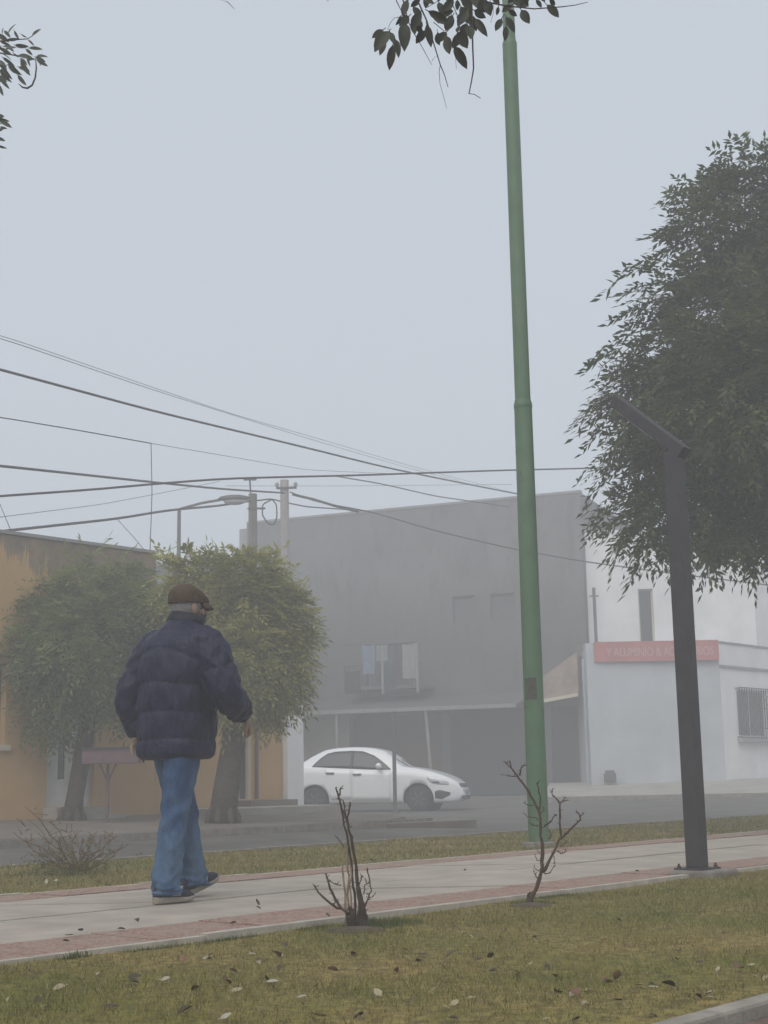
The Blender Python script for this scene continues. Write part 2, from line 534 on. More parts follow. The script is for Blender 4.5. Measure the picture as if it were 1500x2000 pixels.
# promenade path: skewed concrete slabs between two bands of washed-stone tiles
path = boulevard('path')
SK = -0.87
random.seed(3)
for (n0, n1) in ((5.285, 6.20), (6.212, 7.14)):
    s = -6.0 + (0.9 if n0 > 6 else 0)
    while s < 44:
        L = 1.9
        dz = random.uniform(-0.004, 0.003)
        p = [(s + SK * (n0 - 5.2), n0), (s + L - 0.012 + SK * (n0 - 5.2), n0), (s + L - 0.012 + SK * (n1 - 5.2), n1), (s + SK * (n1 - 5.2), n1)]
        o = MB().prism(p, -0.10, dz).build('slab', M['concrete'], path)
        s += L
for (n0, n1, step) in ((4.81, 5.275, 0.62), (7.15, 7.50, 0.62)):
    s = -4.0
    while s < (22 if n0 < 6 else 40):
        dz = random.uniform(-0.003, 0.004) + 0.004
        MB().box(s, s + step - 0.007, n0, n1 + random.uniform(-0.008, 0.008), -0.1, dz).build('border_tile', M['pink'], path)
        s += step
for (n0, n1, hz) in ((4.755, 4.80, 0.008), (7.51, 7.56, 0.006)):
    s = -4.0
    while s < (22 if n0 < 6 else 40):
        L = random.uniform(0.85, 1.0)
        MB().box(s, s + L - 0.01, n0 + random.uniform(-0.006, 0.006), n1, -0.13, hz + random.uniform(-0.005, 0.005)).build('edging_stone', M['kerb'], path)
        s += L
MB().box(-6, 45, 4.76, 7.52, -0.16, -0.05).build('bed', M['soil'], path)

# red paving and its kerb at the near edge
pav = boulevard('red_pavement')
for i in range(24):
    for j in range(5):
        s = -1.0 + i * 0.4; n = 0.095 + j * 0.38
        MB().box(s, s + 0.392, n, n + 0.372, -0.12, -0.03 + random.uniform(-0.004, 0.003)).build('tile', M['red_tile'], pav)
MB().box(-8, 40, -3, 2.005, -0.16, -0.045).build('bed', M['soil'], pav)
kerb = boulevard('kerb')
s = -4.0
while s < 24:
    L = 0.7
    o = MB().box(s, s + L - 0.012, 2.01 + random.uniform(-0.008, 0.008), 2.078 + random.uniform(-0.006, 0.006), -0.14, 0.012 + random.uniform(-0.008, 0.006)).build('kerb_stone', M['kerb_mid'], kerb)
    bevel(o, 0.012)
    s += L
kerb2 = boulevard('kerb')
s = -8.0
while s < 50:
    L = 1.2
    MB().box(s, s + L - 0.015, 10.38, 10.50, -0.2, 0.0 + random.uniform(-0.004, 0.004)).build('kerb_stone', M['kerb_dark'], kerb2)
    s += L

# pavement on the far side of the road, in front of the orange house
walk = boulevard('pavement')
def walk_z(n): return 0.075 + 0.10 * (n - 13.6) / 3.6
poly = [(-12, 13.62), (15.6, 13.62), (16.4, 13.95), (16.9, 14.6), (17.1, 15.4), (17.65, 17.6), (17.65, 26), (-12, 26)]
MB().prism([(a, b_, walk_z(b_)) for a, b_ in poly], -0.35, 0.0).build('paving', M['walk'], walk)
s = -12
while s < 15.2:
    L = 1.5
    MB().box(s, s + L - 0.015, 13.5, 13.615, -0.25, 0.07 + random.uniform(-0.004, 0.004)).build('kerb_stone', M['kerb_dark'], walk)
    s += L
MB().prism([(15.2, 13.25), (17.0, 13.1), (17.9, 14.4), (17.12, 15.3), (16.9, 14.6), (16.4, 13.95), (15.6, 13.615)], -0.3, 0.03).build('ramp', M['walk'], walk)
MB().prism([(14.6, 16.0), (17.35, 16.0), (17.35, 17.18), (14.6, 17.18)], 0.05, 0.245).build('raised_slab', M['walk_pale'], walk)

# pavement in front of the white corner house
pv = [at(1000, 1550, 38.5), at(1700, 1550, 38.5), at(1700, 1527, 50), at(1120, 1527, 46)]
walk2 = MB()
q0 = [Vector((4.0, 38.0, 0.10)), Vector((14.5, 36.6, 0.13)), Vector((22, 52, 0.5)), Vector((4.9, 44.5, 0.42))]
q0.insert(3, Vector((10.0, 43.4, 0.44)))
walk2.prism([tuple(p) for p in q0], -0.5, 0.0)
tag(walk2.build('pavement', M['walk_pale']), kind='structure')
k2 = MB(); 
k2.hexa([Vector((3.9, 37.85, -0.2)), Vector((14.5, 36.45, -0.2)), Vector((14.5, 36.595, -0.2)), Vector((4.0, 37.99, -0.2)),
         Vector((3.9, 37.85, 0.095)), Vector((14.5, 36.45, 0.125)), Vector((14.5, 36.595, 0.125)), Vector((4.0, 37.99, 0.095))])
tag(k2.build('kerb', M['kerb_dark']), kind='structure')
# pavement in front of the grey house
gl = MB().prism([(-6.6, 47.6, 0.0), (5.0, 42.6, 0.05), (6.4, 45.0, 0.05), (-4.6, 50.0, 0.0)], -0.4, 0.0)
tag(gl.build('pavement', M['walk']), kind='structure')

# ================================================================== BUILDINGS
def wall_with_holes(b, x0, x1, z0, z1, y0, y1, holes, m=0):
    """boxes round rectangular openings (x0,x1,z0,z1), holes sorted along x and not overlapping in x"""
    x = x0
    for (a, c, lo, hi) in sorted(holes):
        if a > x: b.box(x, a, y0, y1, z0, z1, m)
        if lo > z0: b.box(a, c, y0, y1, z0, lo, m)
        if hi < z1: b.box(a, c, y0, y1, hi, z1, m)
        x = c
    if x < x1: b.box(x, x1, y0, y1, z0, z1, m)
def window(parent, x0, x1, z0, z1, y, frame=0.05, mullions=1, fm='white_paint', gm='glass'):
    f = MB()
    f.box(x0, x1, y, y + 0.06, z0, z0 + frame); f.box(x0, x1, y, y + 0.06, z1 - frame, z1)
    f.box(x0, x0 + frame, y + 0.002, y + 0.058, z0 + frame, z1 - frame); f.box(x1 - frame, x1, y + 0.002, y + 0.058, z0 + frame, z1 - frame)
    for i in range(mullions):
        xm = x0 + (x1 - x0) * (i + 1) / (mullions + 1)
        f.box(xm - frame / 2, xm + frame / 2, y + 0.004, y + 0.056, z0 + frame, z1 - frame)
    wo_ = f.build('window', M[fm], parent)
    MB().box(x0 + frame / 2, x1 - frame / 2, y + 0.025, y + 0.035, z0 + frame / 2, z1 - frame / 2).build('pane', M[gm], wo_)
    return wo_

# ---- orange house
oh = empty('orange_house', sn(14.35, 17.2, 0), AX, 'single storey orange plastered house with grey rain stains below its flat parapet', 'house')
TOPZ = at(300, 1082, 22.1).z
b = MB()
wall_with_holes(b, -11, 0, 0, TOPZ, 0, 0.25, [(-3.75, -2.67, 1.2, 2.32), (-1.95, -1.12, 0.33, 2.45)])
b.box(-11, -10.75, 0.25, 9, 0, TOPZ); b.box(-0.25, 0, 0.25, 9, 0, TOPZ); b.box(-10.75, -0.25, 8.75, 9, 0, TOPZ)
b.build('wall', M['orange'], oh)
MB().box(-10.75, -0.25, 0.25, 8.75, TOPZ - 0.35, TOPZ - 0.25).build('roof', M['grey_light'], oh)
MB().box(-11.02, 0.02, -0.025, 0.27, TOPZ + 0.002, TOPZ + 0.05).build('parapet_cap', M['grey_light'], oh)
window(oh, -3.75, -2.67, 1.2, 2.32, 0.12, fm='iron')
MB().box(-3.85, -2.6, -0.05, 0.0, 1.12, 1.198).build('window_sill', M['cream'], oh)
dr = MB()
dr.box(-1.95, -1.88, 0.08, 0.16, 0.33, 2.45); dr.box(-1.19, -1.12, 0.08, 0.16, 0.33, 2.45); dr.box(-1.88, -1.19, 0.08, 0.16, 2.38, 2.45)
dr.box(-1.88, -1.19, 0.09, 0.14, 0.33, 0.72); dr.box(-1.88, -1.70, 0.09, 0.14, 0.72, 2.38); dr.box(-1.58, -1.19, 0.09, 0.14, 0.72, 2.38)
door = dr.build('door', M['white_paint'], oh)
MB().box(-1.70, -1.58, 0.11, 0.12, 0.72, 2.38).build('pane', M['glass'], door)
MB().tube([(-1.52, 0.06, 1.28), (-1.52, 0.06, 1.42)], 0.014, 6).build('handle', M['iron'], door)
MB().box(-2.0, -1.07, -0.32, -0.002, 0.1, 0.325).box(-2.06, -1.01, -0.6, -0.322, 0.1, 0.225).build('step', M['walk_pale'], oh)
lowz = 3.1
b = MB()
wall_with_holes(b, 0.002, 2.8, 0, lowz, 0.06, 0.28, [(1.78, 2.15, 0.36, 2.3)])
b.box(2.55, 2.8, 0.28, 9, 0, lowz)
b.build('side_wall', M['orange_low'], oh)
MB().box(0.0, 2.55, 0.28, 9, lowz - 0.2, lowz - 0.1).build('side_roof', M['grey_light'], oh)
d2 = MB().box(1.78, 1.96, 0.2, 0.25, 0.36, 2.3).box(2.07, 2.15, 0.12, 0.25, 0.36, 2.3)
d2b = d2.build('gate', M['cream'], oh)
MB().box(1.96, 2.07, 0.18, 0.24, 0.36, 2.3).build('pane', M['glass'], d2b)
MB().box(1.7, 2.75, -0.35, 0.055, 0.15, 0.34).build('side_step', M['walk'], oh)
MB().box(2.16, 2.2, 0.0, 0.058, 0.36, 2.4).build('downpipe', M['rack'], oh)
pl = MB().box(-0.19, 0.19, 0, 0.4, 0, 2.35).box(-0.22, 0.22, -0.03, 0.43, 2.352, 2.42)
pil = pl.build('gate_pillar', M['white_wall'])
pil.location = sn(17.36, 17.15, 0.17); pil.rotation_euler = (0, 0, AX)
tag(pil, 'whitewashed square gate pillar at the corner of the orange house beside the car', 'pillar')

# low slate-blue house far behind, seen through the gap above the old man's cap
sb = empty('slate_house', (-7.4, 44, 0), R(12), 'slate blue flat roofed house far behind the two street trees', 'house')
zt = at(320, 1108, 44).z
MB().box(-6, 3.2, 0, 8, 0, zt).build('wall', M['slate'], sb)
MB().box(-6.1, 3.3, -0.1, 8.1, zt + 0.002, zt + 0.15).build('roof', M['grey_wall'], sb)

# ---- grey two storey house
GL, GR = at(482, 1100, 49.2), at(1139, 1100, 44.6)
GL.z = GR.z = 0
gv = (GR - GL); GLEN = gv.length
grz = math.atan2(gv.y, gv.x)
gh = empty('grey_house', GL, grz, 'tall grey rendered two storey house in the fog behind the white car', 'house')
gd, gnv = gv.normalized(), Vector((-gv.y, gv.x, 0)).normalized()
def gx(u):       # distance along the facade of picture column u
    d = ray(u, 1400); k = d.x / d.y
    # GL + gd*t : x = k*y
    return (k * GL.y - GL.x) / (gd.x - k * gd.y)
GT = 9.45
x_a, x_b, x_c = gx(690), gx(862), gx(1030)
wins = [(gx(890), gx(935), 5.55, 6.4), (gx(965), gx(1012), 5.55, 6.4)]
b = MB()
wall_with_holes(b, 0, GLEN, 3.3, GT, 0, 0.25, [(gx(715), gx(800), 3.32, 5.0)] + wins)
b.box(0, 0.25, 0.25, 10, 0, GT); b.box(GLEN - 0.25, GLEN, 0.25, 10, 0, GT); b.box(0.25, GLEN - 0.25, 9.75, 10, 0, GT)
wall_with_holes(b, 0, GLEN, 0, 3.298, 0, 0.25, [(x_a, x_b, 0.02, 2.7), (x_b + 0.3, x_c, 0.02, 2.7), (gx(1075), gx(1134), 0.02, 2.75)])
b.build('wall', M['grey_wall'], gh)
MB().box(0.0, GLEN, -0.02, 0.28, GT + 0.002, GT + 0.08).build('parapet_cap', M['grey_light'], gh)
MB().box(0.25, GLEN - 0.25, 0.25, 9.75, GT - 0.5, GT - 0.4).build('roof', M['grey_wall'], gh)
MB().box(-0.32, -0.002, 0.05, 10, 0, GT - 0.15).build('side_wall', M['grey_light'], gh)
for w_ in wins: window(gh, *w_, 0.06, fm='canopy', gm='far_glass', mullions=0)
window(gh, gx(715), gx(800), 3.32, 5.0, 0.12, mullions=2, fm='iron', gm='glass')
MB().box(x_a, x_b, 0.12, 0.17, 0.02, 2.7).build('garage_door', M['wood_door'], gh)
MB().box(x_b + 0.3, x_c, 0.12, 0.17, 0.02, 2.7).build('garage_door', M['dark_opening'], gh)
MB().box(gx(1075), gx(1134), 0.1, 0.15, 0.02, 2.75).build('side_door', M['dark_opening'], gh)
MB().box(gx(585), x_a - 0.15, -0.06, -0.003, 0.0, 2.75).build('pale_wall', M['cream'], gh)
# canopy over the ground floor with its posts; balcony above it
c = MB()
cx0, cx1 = gx(560), gx(1045)
c.hexa([Vector((cx0, -1.9, 2.72)), Vector((cx1, -1.9, 2.72)), Vector((cx1, -0.003, 3.2)), Vector((cx0, -0.003, 3.2)),
        Vector((cx0, -1.9, 2.78)), Vector((cx1, -1.9, 2.78)), Vector((cx1, -0.003, 3.26)), Vector((cx0, -0.003, 3.26))])
can = c.build('canopy', M['canopy'], gh)
MB().box(cx0, cx1, -1.95, -1.903, 2.68, 2.80).build('gutter', M['pale_metal'], can)
for u_, ln in ((702, 0.0), (871, 0.18)):
    x = gx(u_)
    MB().tube([(x + ln, -1.8, 0.0), (x, -1.8, 2.72)], 0.05, 8).build('canopy_post', M['pale_metal'], gh)
bal = MB()
bx0, bx1 = gx(698), gx(850)
bal.box(bx0, bx1, -1.1, -0.003, 3.45, 3.55)
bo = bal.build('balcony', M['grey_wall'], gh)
for i in range(18):
    x = bx0 + 0.05 + (bx1 - bx0 - 0.1) * i / 17
    MB().box(x - 0.012, x + 0.012, -1.08, -1.055, 3.55, 4.2).build('baluster', M['iron'], bo)
MB().box(bx0, bx1, -1.1, -1.04, 4.2, 4.26).build('rail', M['iron'], bo)
for x in (gx(776), gx(843)):
    MB().box(x - 0.035, x + 0.035, -1.19, -1.112, 3.3, 4.85).build('balcony_post', M['pale_metal'], bo)
MB().tube([(gx(700), -1.15, 4.93), (gx(770), -1.15, 4.86), (gx(843), -1.15, 4.9)], 0.012, 5).build('drying_line', M['wire'], bo)
# clay tiled lean-to roof at the right end
t_ = MB()
tx0, tx1 = gx(1062), GLEN + 0.02
t_.hexa([Vector((tx0, -1.3, 2.85)), Vector((tx1, -1.3, 3.05)), Vector((tx1, -0.003, 3.05)), Vector((tx0, -0.003, 2.85)),
         Vector((tx0, -1.3, 3.35)), Vector((tx1, -1.3, 4.3)), Vector((tx1, -0.003, 4.5)), Vector((tx0, -0.003, 3.55))])
t_.build('lean_to_roof', M['terracotta'], gh)
MB().hexa([Vector((tx0, -1.42, 2.76)), Vector((tx1, -1.42, 2.96)), Vector((tx1, -1.303, 2.96)), Vector((tx0, -1.303, 2.76)),
           Vector((tx0, -1.42, 2.86)), Vector((tx1, -1.42, 3.06)), Vector((tx1, -1.303, 3.06)), Vector((tx0, -1.303, 2.86))]).build('lean_to_gutter', M['cream'], gh)

def cloth(name, u0, u1, z0, z1, m, label):
    b_ = MB(); nx, nz = 10, 8
    x0, x1 = gx(u0), gx(u1)
    fr_, bk = [], []
    for i in range(nx + 1):
        for j in range(nz + 1):
            fx, fz = i / nx, j / nz
            x = x0 + (x1 - x0) * fx
            z = z1 - (z1 - z0) * fz - 0.05 * math.sin(math.pi * fx) * (1 - fz)
            y = -1.16 + 0.035 * math.sin(fx * 9 + u0) * fz
            fr_.append((x, y - 0.006, z)); bk.append((x, y + 0.006, z))
    vs = fr_ + bk; k = len(fr_); fs = []
    for i in range(nx):
        for j in range(nz):
            a = i * (nz + 1) + j
            fs.append((a, a + 1, a + nz + 2, a + nz + 1)); fs.append((k + a, k + a + nz + 1, k + a + nz + 2, k + a + 1))
    b_.add(vs, fs)
    o = b_.build(name, m, smooth=True)
    o.location = GL; o.rotation_euler = (0, 0, grz)
    return tag(o, label, 'laundry', 'washing hung on the balcony')
cloth('towel', 737, 762, 3.95, 4.9, mat('blue_cloth', (0.15, 0.20, 0.265), 0.9), 'pale blue towel hanging over the balcony of the grey house')
cloth('dark_trousers', 703, 733, 3.35, 4.1, mat('dark_cloth', (0.02, 0.024, 0.024), 0.9), 'dark garment hanging lowest at the left end of the balcony')
cloth('dark_coat', 773, 799, 3.4, 4.3, mat('dark_green_cloth', (0.03, 0.045, 0.042), 0.9), 'dark greenish garment hanging below the short cloth on the balcony')
cloth('shirt', 765, 786, 4.35, 4.87, mat('green_cloth', (0.17, 0.20, 0.21), 0.9), 'short greenish cloth beside the blue towel on the balcony')
cloth('sheet', 815, 841, 3.75, 4.85, mat('white_cloth', (0.24, 0.235, 0.23), 0.9), 'off white sheet hanging at the right end of the balcony')

# ---- white corner shop with the red banner
CL, CR = at(1150, 1400, 42.8), at(1411, 1400, 42.9)
CL.z = CR.z = 0
wh = empty('corner_shop', CL, 0, 'low pale blue corner shop with faded red sign along its parapet', 'shop')
WT = at(1280, 1254, 42.8).z
ex = CR.x - CL.x
b = MB()
wd = S * 14.0
e0, e1 = Vector((ex, 0.1, 0)), Vector((ex, 0.1, 0)) + wd
b.prism([(0, 0), (ex, 0.1), (ex + 0.0, 0.6), (0, 0.6)], 0, WT)
b.prism([(-0.05, 0.6), (0.25, 0.6), (0.25, 12), (-0.05, 12)], 0, WT - 0.42)
b.build('wall', M['blue_wall'], wh)
# wall along the boulevard, with a window opening
sw = empty('facade', (ex, 0.12, 0), AX); sw.parent = wh
wz0, wz1, wa, wb = 1.69, 3.12, 0.98, 3.0
b = MB()
wall_with_holes(b, 0, 14, 0, WT - 0.05, 0.0, 0.25, [(wa, wb, wz0, wz1)])
swm = b.build('side_wall', M['white_wall'], wh)
swm.location = (ex, 0.12, 0); swm.rotation_euler = (0, 0, AX)
bpy.data.objects.remove(sw)
MB().box(-0.02, 14, -0.06, -0.002, WT - 0.78, WT - 0.70).build('cornice', M['grey_light'], swm)
MB().box(-0.02, 14, -0.04, 0.27, WT - 0.048, WT + 0.01).build('parapet_cap', M['grey_light'], swm)
wn = window(wh, wa, wb, wz0, wz1, 0.14, fm='white_paint', mullions=1)
wn.location = swm.location; wn.rotation_euler = swm.rotation_euler
gr = MB()
for i in range(15):
    x = wa - 0.08 + (wb - wa + 0.16) * i / 14
    gr.box(x - 0.011, x + 0.011, -0.16, -0.138, wz0 - 0.05, wz1 + 0.05)
for z in (wz0 - 0.04, wz0 + 0.25, 2.55, wz1 + 0.03):
    gr.box(wa - 0.1, wb + 0.1, -0.185, -0.162, z - 0.015, z + 0.015)
for x in (wa - 0.08, wb + 0.08):
    gr.box(x - 0.012, x + 0.012, -0.136, -0.002, wz1, wz1 + 0.03); gr.box(x - 0.012, x + 0.012, -0.136, -0.002, wz0 - 0.03, wz0)
for i in range(7):
    x = wa + 0.1 + (wb - wa - 0.2) * i / 6
    gr.tube([(x + 0.12 * math.cos(q), -0.2, 2.8 + 0.12 * math.sin(q)) for q in np.linspace(0, 2 * math.pi, 9)], 0.009, 4)
grl = gr.build('window_grille', M['iron'], wh)
grl.location = swm.location; grl.rotation_euler = swm.rotation_euler
sl = MB().box(wa - 0.12, wb + 0.12, -0.22, -0.002, wz0 - 0.16, wz0 - 0.07).build('window_sill', M['grey_light'], wh)
sl.location = swm.location; sl.rotation_euler = swm.rotation_euler
MB().prism([(-0.05, 0.6), (ex, 0.6), (ex + 9, 11.2), (-0.05, 11.2)], WT - 0.4, WT - 0.3).build('roof', M['grey_light'], wh)
# red sign board with pale lettering
bx0 = at(1161, 1270, 42.7).x - CL.x; bx1 = at(1404, 1270, 42.7).x - CL.x
bz0, bz1 = at(1280, 1291, 42.7).z, at(1280, 1253, 42.7).z
ban = MB().box(bx0, bx1, -0.09, -0.004, bz0, bz1 + 0.02).build('signboard', M['banner'], wh)
tcv = bpy.data.curves.new('lettering', 'FONT')
tcv.body = 'Y ALUMINIO & ACCESORIOS'
tcv.size = 0.37; tcv.align_x = 'CENTER'; tcv.align_y = 'CENTER'; tcv.extrude = 0.004
to = bpy.data.objects.new('lettering_curve', tcv)
col.objects.link(to)
dg = bpy.context.evaluated_depsgraph_get()
tm = bpy.data.meshes.new_from_object(to.evaluated_get(dg))
tm.name = 'lettering'
bpy.data.objects.remove(to)
tm.materials.clear(); tm.materials.append(M['banner_text'])
lx = max(v.co.x for v in tm.vertices) - min(v.co.x for v in tm.vertices)
sc_ = (bx1 - bx0) * 0.86 / lx
lt = link_mesh('lettering', tm, ban)
lt.rotation_euler = (R(90), 0, 0); lt.scale = (sc_, 1.0, 1.0)
lt.location = ((bx0 + bx1) / 2 + 0.1, -0.096, (bz0 + bz1) / 2 - 0.02)
# small things at the foot of its wall
ub = MB().box(-0.16, 0.16, -0.12, 0.12, 0, 0.28).box(-0.12, 0.12, -0.09, 0.09, 0.282, 0.36)
o = ub.build('meter_box', M['canopy'])
p = at(1192, 1527, 42.55); o.location = (p.x, 42.55, 0.40)
tag(o, 'small grey meter box standing at the foot of the pale blue shop wall', 'meter box')

# ---- white upper storey rising behind the shop's parapet
ux_, uy_ = at(1137, 1200, 44.9).x - CL.x, 44.9 - 42.8
uh = empty('white_house', CL + Vector((ux_, uy_, WT - 0.299)), 0, 'tall white upper house rising in the fog behind the low corner shop', 'house')
uz = at(1160, 1036, 44.9).z - uh.location.z
fw = at(1475, 1200, 44.9).x - CL.x - ux_
ux0 = at(1248, 1200, 44.9).x - uh.location.x; ux1 = at(1277, 1200, 44.9).x - uh.location.x
uzz0, uzz1 = 0.25, at(1262, 1150, 44.9).z - uh.location.z
b = MB()
wall_with_holes(b, 0, fw, 0, uz, 0, 0.25, [(ux0, ux1, uzz0, uzz1)])
b.box(0, 0.25, 0.25, 6, 0, uz)
e_ = S * 9
b.prism([(fw, 0.002), (fw + e_.x, e_.y), (fw + e_.x - 0.3, e_.y), (fw - 0.001, 0.252)], 0, uz)
b.build('wall', M['white_wall'], uh)
MB().prism([(0.25, 0.25), (fw, 0.25), (fw + e_.x - 0.3, e_.y), (0.25, e_.y)], uz - 0.3, uz - 0.2).build('roof', M['grey_light'], uh)
wnd = window(uh, ux0, ux1, uzz0, uzz1, 0.1, mullions=0, fm='cream')
mp_ = Vector((at(1162, 1200, 44.5).x, 44.5, 0))
z0_, z1_ = WT - 0.35, at(1160, 1148, 44.5).z
o = MB().tube([(0, 0, 0), (0, 0, z1_ - z0_)], 0.05, 8).box(-0.14, 0.14, -0.02, 0.02, z1_ - z0_ - 0.28, z1_ - z0_ - 0.24).build('roof_mast', M['canopy'])
o.location = (mp_.x, mp_.y, z0_)
tag(o, 'thin grey mast standing on the shop roof left of the narrow window', 'mast')

# ================================================================== POLES AND LAMPS
gb = gp(1053, 1650, 0.0)
GY = gb.y
gpole = empty('green_pole', (gb.x, gb.y, 0), 0, 'tall stepped green steel pole standing at the far edge of the path', 'pole')
j1, j2 = at(1025, 788, GY).z, at(999, 86, GY).z
MB().lathe([(0.1, -0.1), (0.099, 0.3), (0.097, 1.5), (0.09, j1 - 0.02), (0.09, j1), (0.082, j1 + 0.03), (0.08, j1 + 0.04)], 28).build('lower_section', M['green'], gpole, smooth=True)
MB().lathe([(0.079, j1 + 0.04), (0.076, j2 - 0.05), (0.078, j2 - 0.02), (0.078, j2), (0.066, j2 + 0.04)], 28).build('middle_section', M['green'], gpole, smooth=True)
MB().lathe([(0.065, j2 + 0.04), (0.055, j2 + 1.6), (0.05, j2 + 2.2)], 24).build('upper_section', M['green'], gpole, smooth=True)
for z_ in (j1,):
    MB().lathe([(0.091, z_ - 0.055), (0.0935, z_ - 0.05), (0.0935, z_ - 0.008), (0.09, z_ + 0.001)], 28).build('collar', M['green'], gpole, smooth=True)
# dark inspection plate facing the path, and old sticker higher up
zc = at(1039, 1346, GY).z
pm = MB(); rr_ = 0.0975
for i in range(9):
    for zz in (zc - 0.105, zc + 0.105):
        a = R(-145 + i * 8.5)
        pm.v.append((rr_ * math.cos(a), rr_ * math.sin(a), zz))
for i in range(8):
    pm.f.append((2 * i, 2 * i + 2, 2 * i + 3, 2 * i + 1)); pm.mi.append(0)
pmo = pm.build('inspection_plate', M['rust_plate'], gpole)
so = pmo.modifiers.new('thick', 'SOLIDIFY'); so.thickness = 0.004; so.offset = 1
MB().lathe([(0.16, -0.03), (0.16, 0.02), (0.112, 0.03)], 16).build('base_collar', M['kerb_dark'], gpole)

lb = gp(1362, 1694, 0.045)
LY = lb.y
lamp = empty('path_lamp', (lb.x, lb.y, 0), AX, 'slim dark grey path lamp with a tilted flat head on a concrete footing', 'street lamp')
lt_z = at(1322, 884, LY).z
o = MB().box(-0.054, 0.054, -0.054, 0.054, 0.045, lt_z).build('post', M['lamp_metal'], lamp); bevel(o, 0.006)
T = Vector((lb.x, lb.y, lt_z))
d = ray(1192, 790)
det = N.x * d.y - N.y * d.x
a_ = (T.y * d.x - T.x * d.y) / det
k_ = (T.x + N.x * a_) / d.x
rise = CAM.z + k_ * d.z - lt_z
ln_ = math.hypot(a_, rise); an_ = math.atan2(rise, a_)
HM = Matrix.Translation((0, -0.054, lt_z - 0.05)) @ Matrix.Rotation(an_, 4, 'X')
o = MB().box(-0.0535, 0.0535, 0.0, ln_ + 0.05, 0.0, 0.085, M=HM).build('lamp_head', M['lamp_metal'], lamp); bevel(o, 0.006)
MB().box(-0.038, 0.038, 0.25, ln_ + 0.0, -0.006, -0.001, M=HM).build('lens', M['lens'], o)
MB().box(-0.125, 0.125, -0.1, 0.1, 0.033, 0.0445).build('base_plate', M['iron'], lamp)
for (x, y) in ((-0.1, -0.078), (0.1, -0.078), (-0.1, 0.078), (0.1, 0.078)):
    MB().lathe([(0.014, 0.0455), (0.014, 0.056), (0.007, 0.057), (0.007, 0.072)], 6, (x, y, 0)).build('bolt', M['rust_plate'], lamp)
o = MB().box(-0.17, 0.18, -0.2, 0.12, -0.16, 0.0325).build('footing', M['kerb_dark'], lamp); bevel(o, 0.015)

# utility poles in the side street
def pole(name, u, vtop, Y, r, m, label, z0=-0.15):
    p = at(u, 1200, Y); zt = at(u, vtop, Y).z
    e = empty(name, (p.x, Y, z0), 0, label, 'utility pole')
    MB().lathe([(r * 1.25, 0), (r * 1.1, (zt - z0) * 0.5), (r, zt - z0)], 14).build('shaft', m, e, smooth=True)
    return e, zt - z0
wp, wph = pole('wooden_utility_pole', 494, 965, 38, 0.115, M['wood_pole'], 'weathered wooden utility pole rising above the yellowish street tree')
MB().tube([(-0.05, 0, wph - 0.1), (-0.08, 0, wph + 0.4)], 0.025, 6).box(-0.25, 0.1, -0.03, 0.03, wph + 0.38, wph + 0.42).build('bracket', M['iron'], wp)
MB().box(-0.13, 0.35, -0.14, -0.117, wph - 0.45, wph - 0.4).build('cross_arm', M['iron'], wp)
cp, cph = pole('concrete_utility_pole', 557, 938, 39.5, 0.12, M['conc_pole'], 'pale concrete utility pole carrying cables beside the weathered wooden pole')
cb = MB().box(-0.22, 0.35, -0.16, -0.123, cph - 0.28, cph - 0.22)
cbo = cb.build('cross_arm', M['iron'], cp)
for x in (-0.2, 0.32):
    MB().lathe([(0.03, 0), (0.055, 0.03), (0.055, 0.1), (0.025, 0.13)], 8, (x, -0.14, cph - 0.22)).build('insulator', M['pale_metal'], cbo)
ap = at(349, 1100, 36)
sl_top = at(349, 995, 36).z + 0.15
stl = empty('old_street_lamp', (ap.x, 36, -0.15), 0, 'thin grey street lamp with a horizontal arm above the left street trees', 'street lamp')
arm_end = at(436, 975, 36)
MB().tube([(0, 0, 0), (0, 0, sl_top * 0.6), (0.0, 0, sl_top)], [0.08, 0.06, 0.045], 8).build('post', M['canopy'], stl)
ax_, az_ = arm_end.x - ap.x, arm_end.z + 0.15
MB().tube([(0, 0, sl_top - 0.02), (0.05, 0, sl_top + 0.02), (ax_ * 0.5, 0, (sl_top + az_) / 2 + 0.03), (ax_, 0, az_)], 0.035, 8).build('arm', M['canopy'], stl)
MB().ball((ax_ + 0.28, 0, az_ + 0.02), (0.42, 0.15, 0.09), 12, 6).build('lamp_head', M['canopy'], stl, smooth=True)
MB().ball((ax_ + 0.3, 0, az_ - 0.05), (0.3, 0.12, 0.11), 12, 6).build('glass_bowl', M['lens'], stl, smooth=True)
# thin post by the car
p = at(772, 1584, 33.5)
o = MB().tube([(0, 0, 0), (0, 0, 2.3)], 0.045, 8).box(-0.09, 0.09, -0.09, 0.09, -0.01, 0.03).build('street_post', M['canopy'])
o.location = (p.x, 33.5, -0.14)
tag(o, 'thin bare grey post standing in front of the white car', 'post')

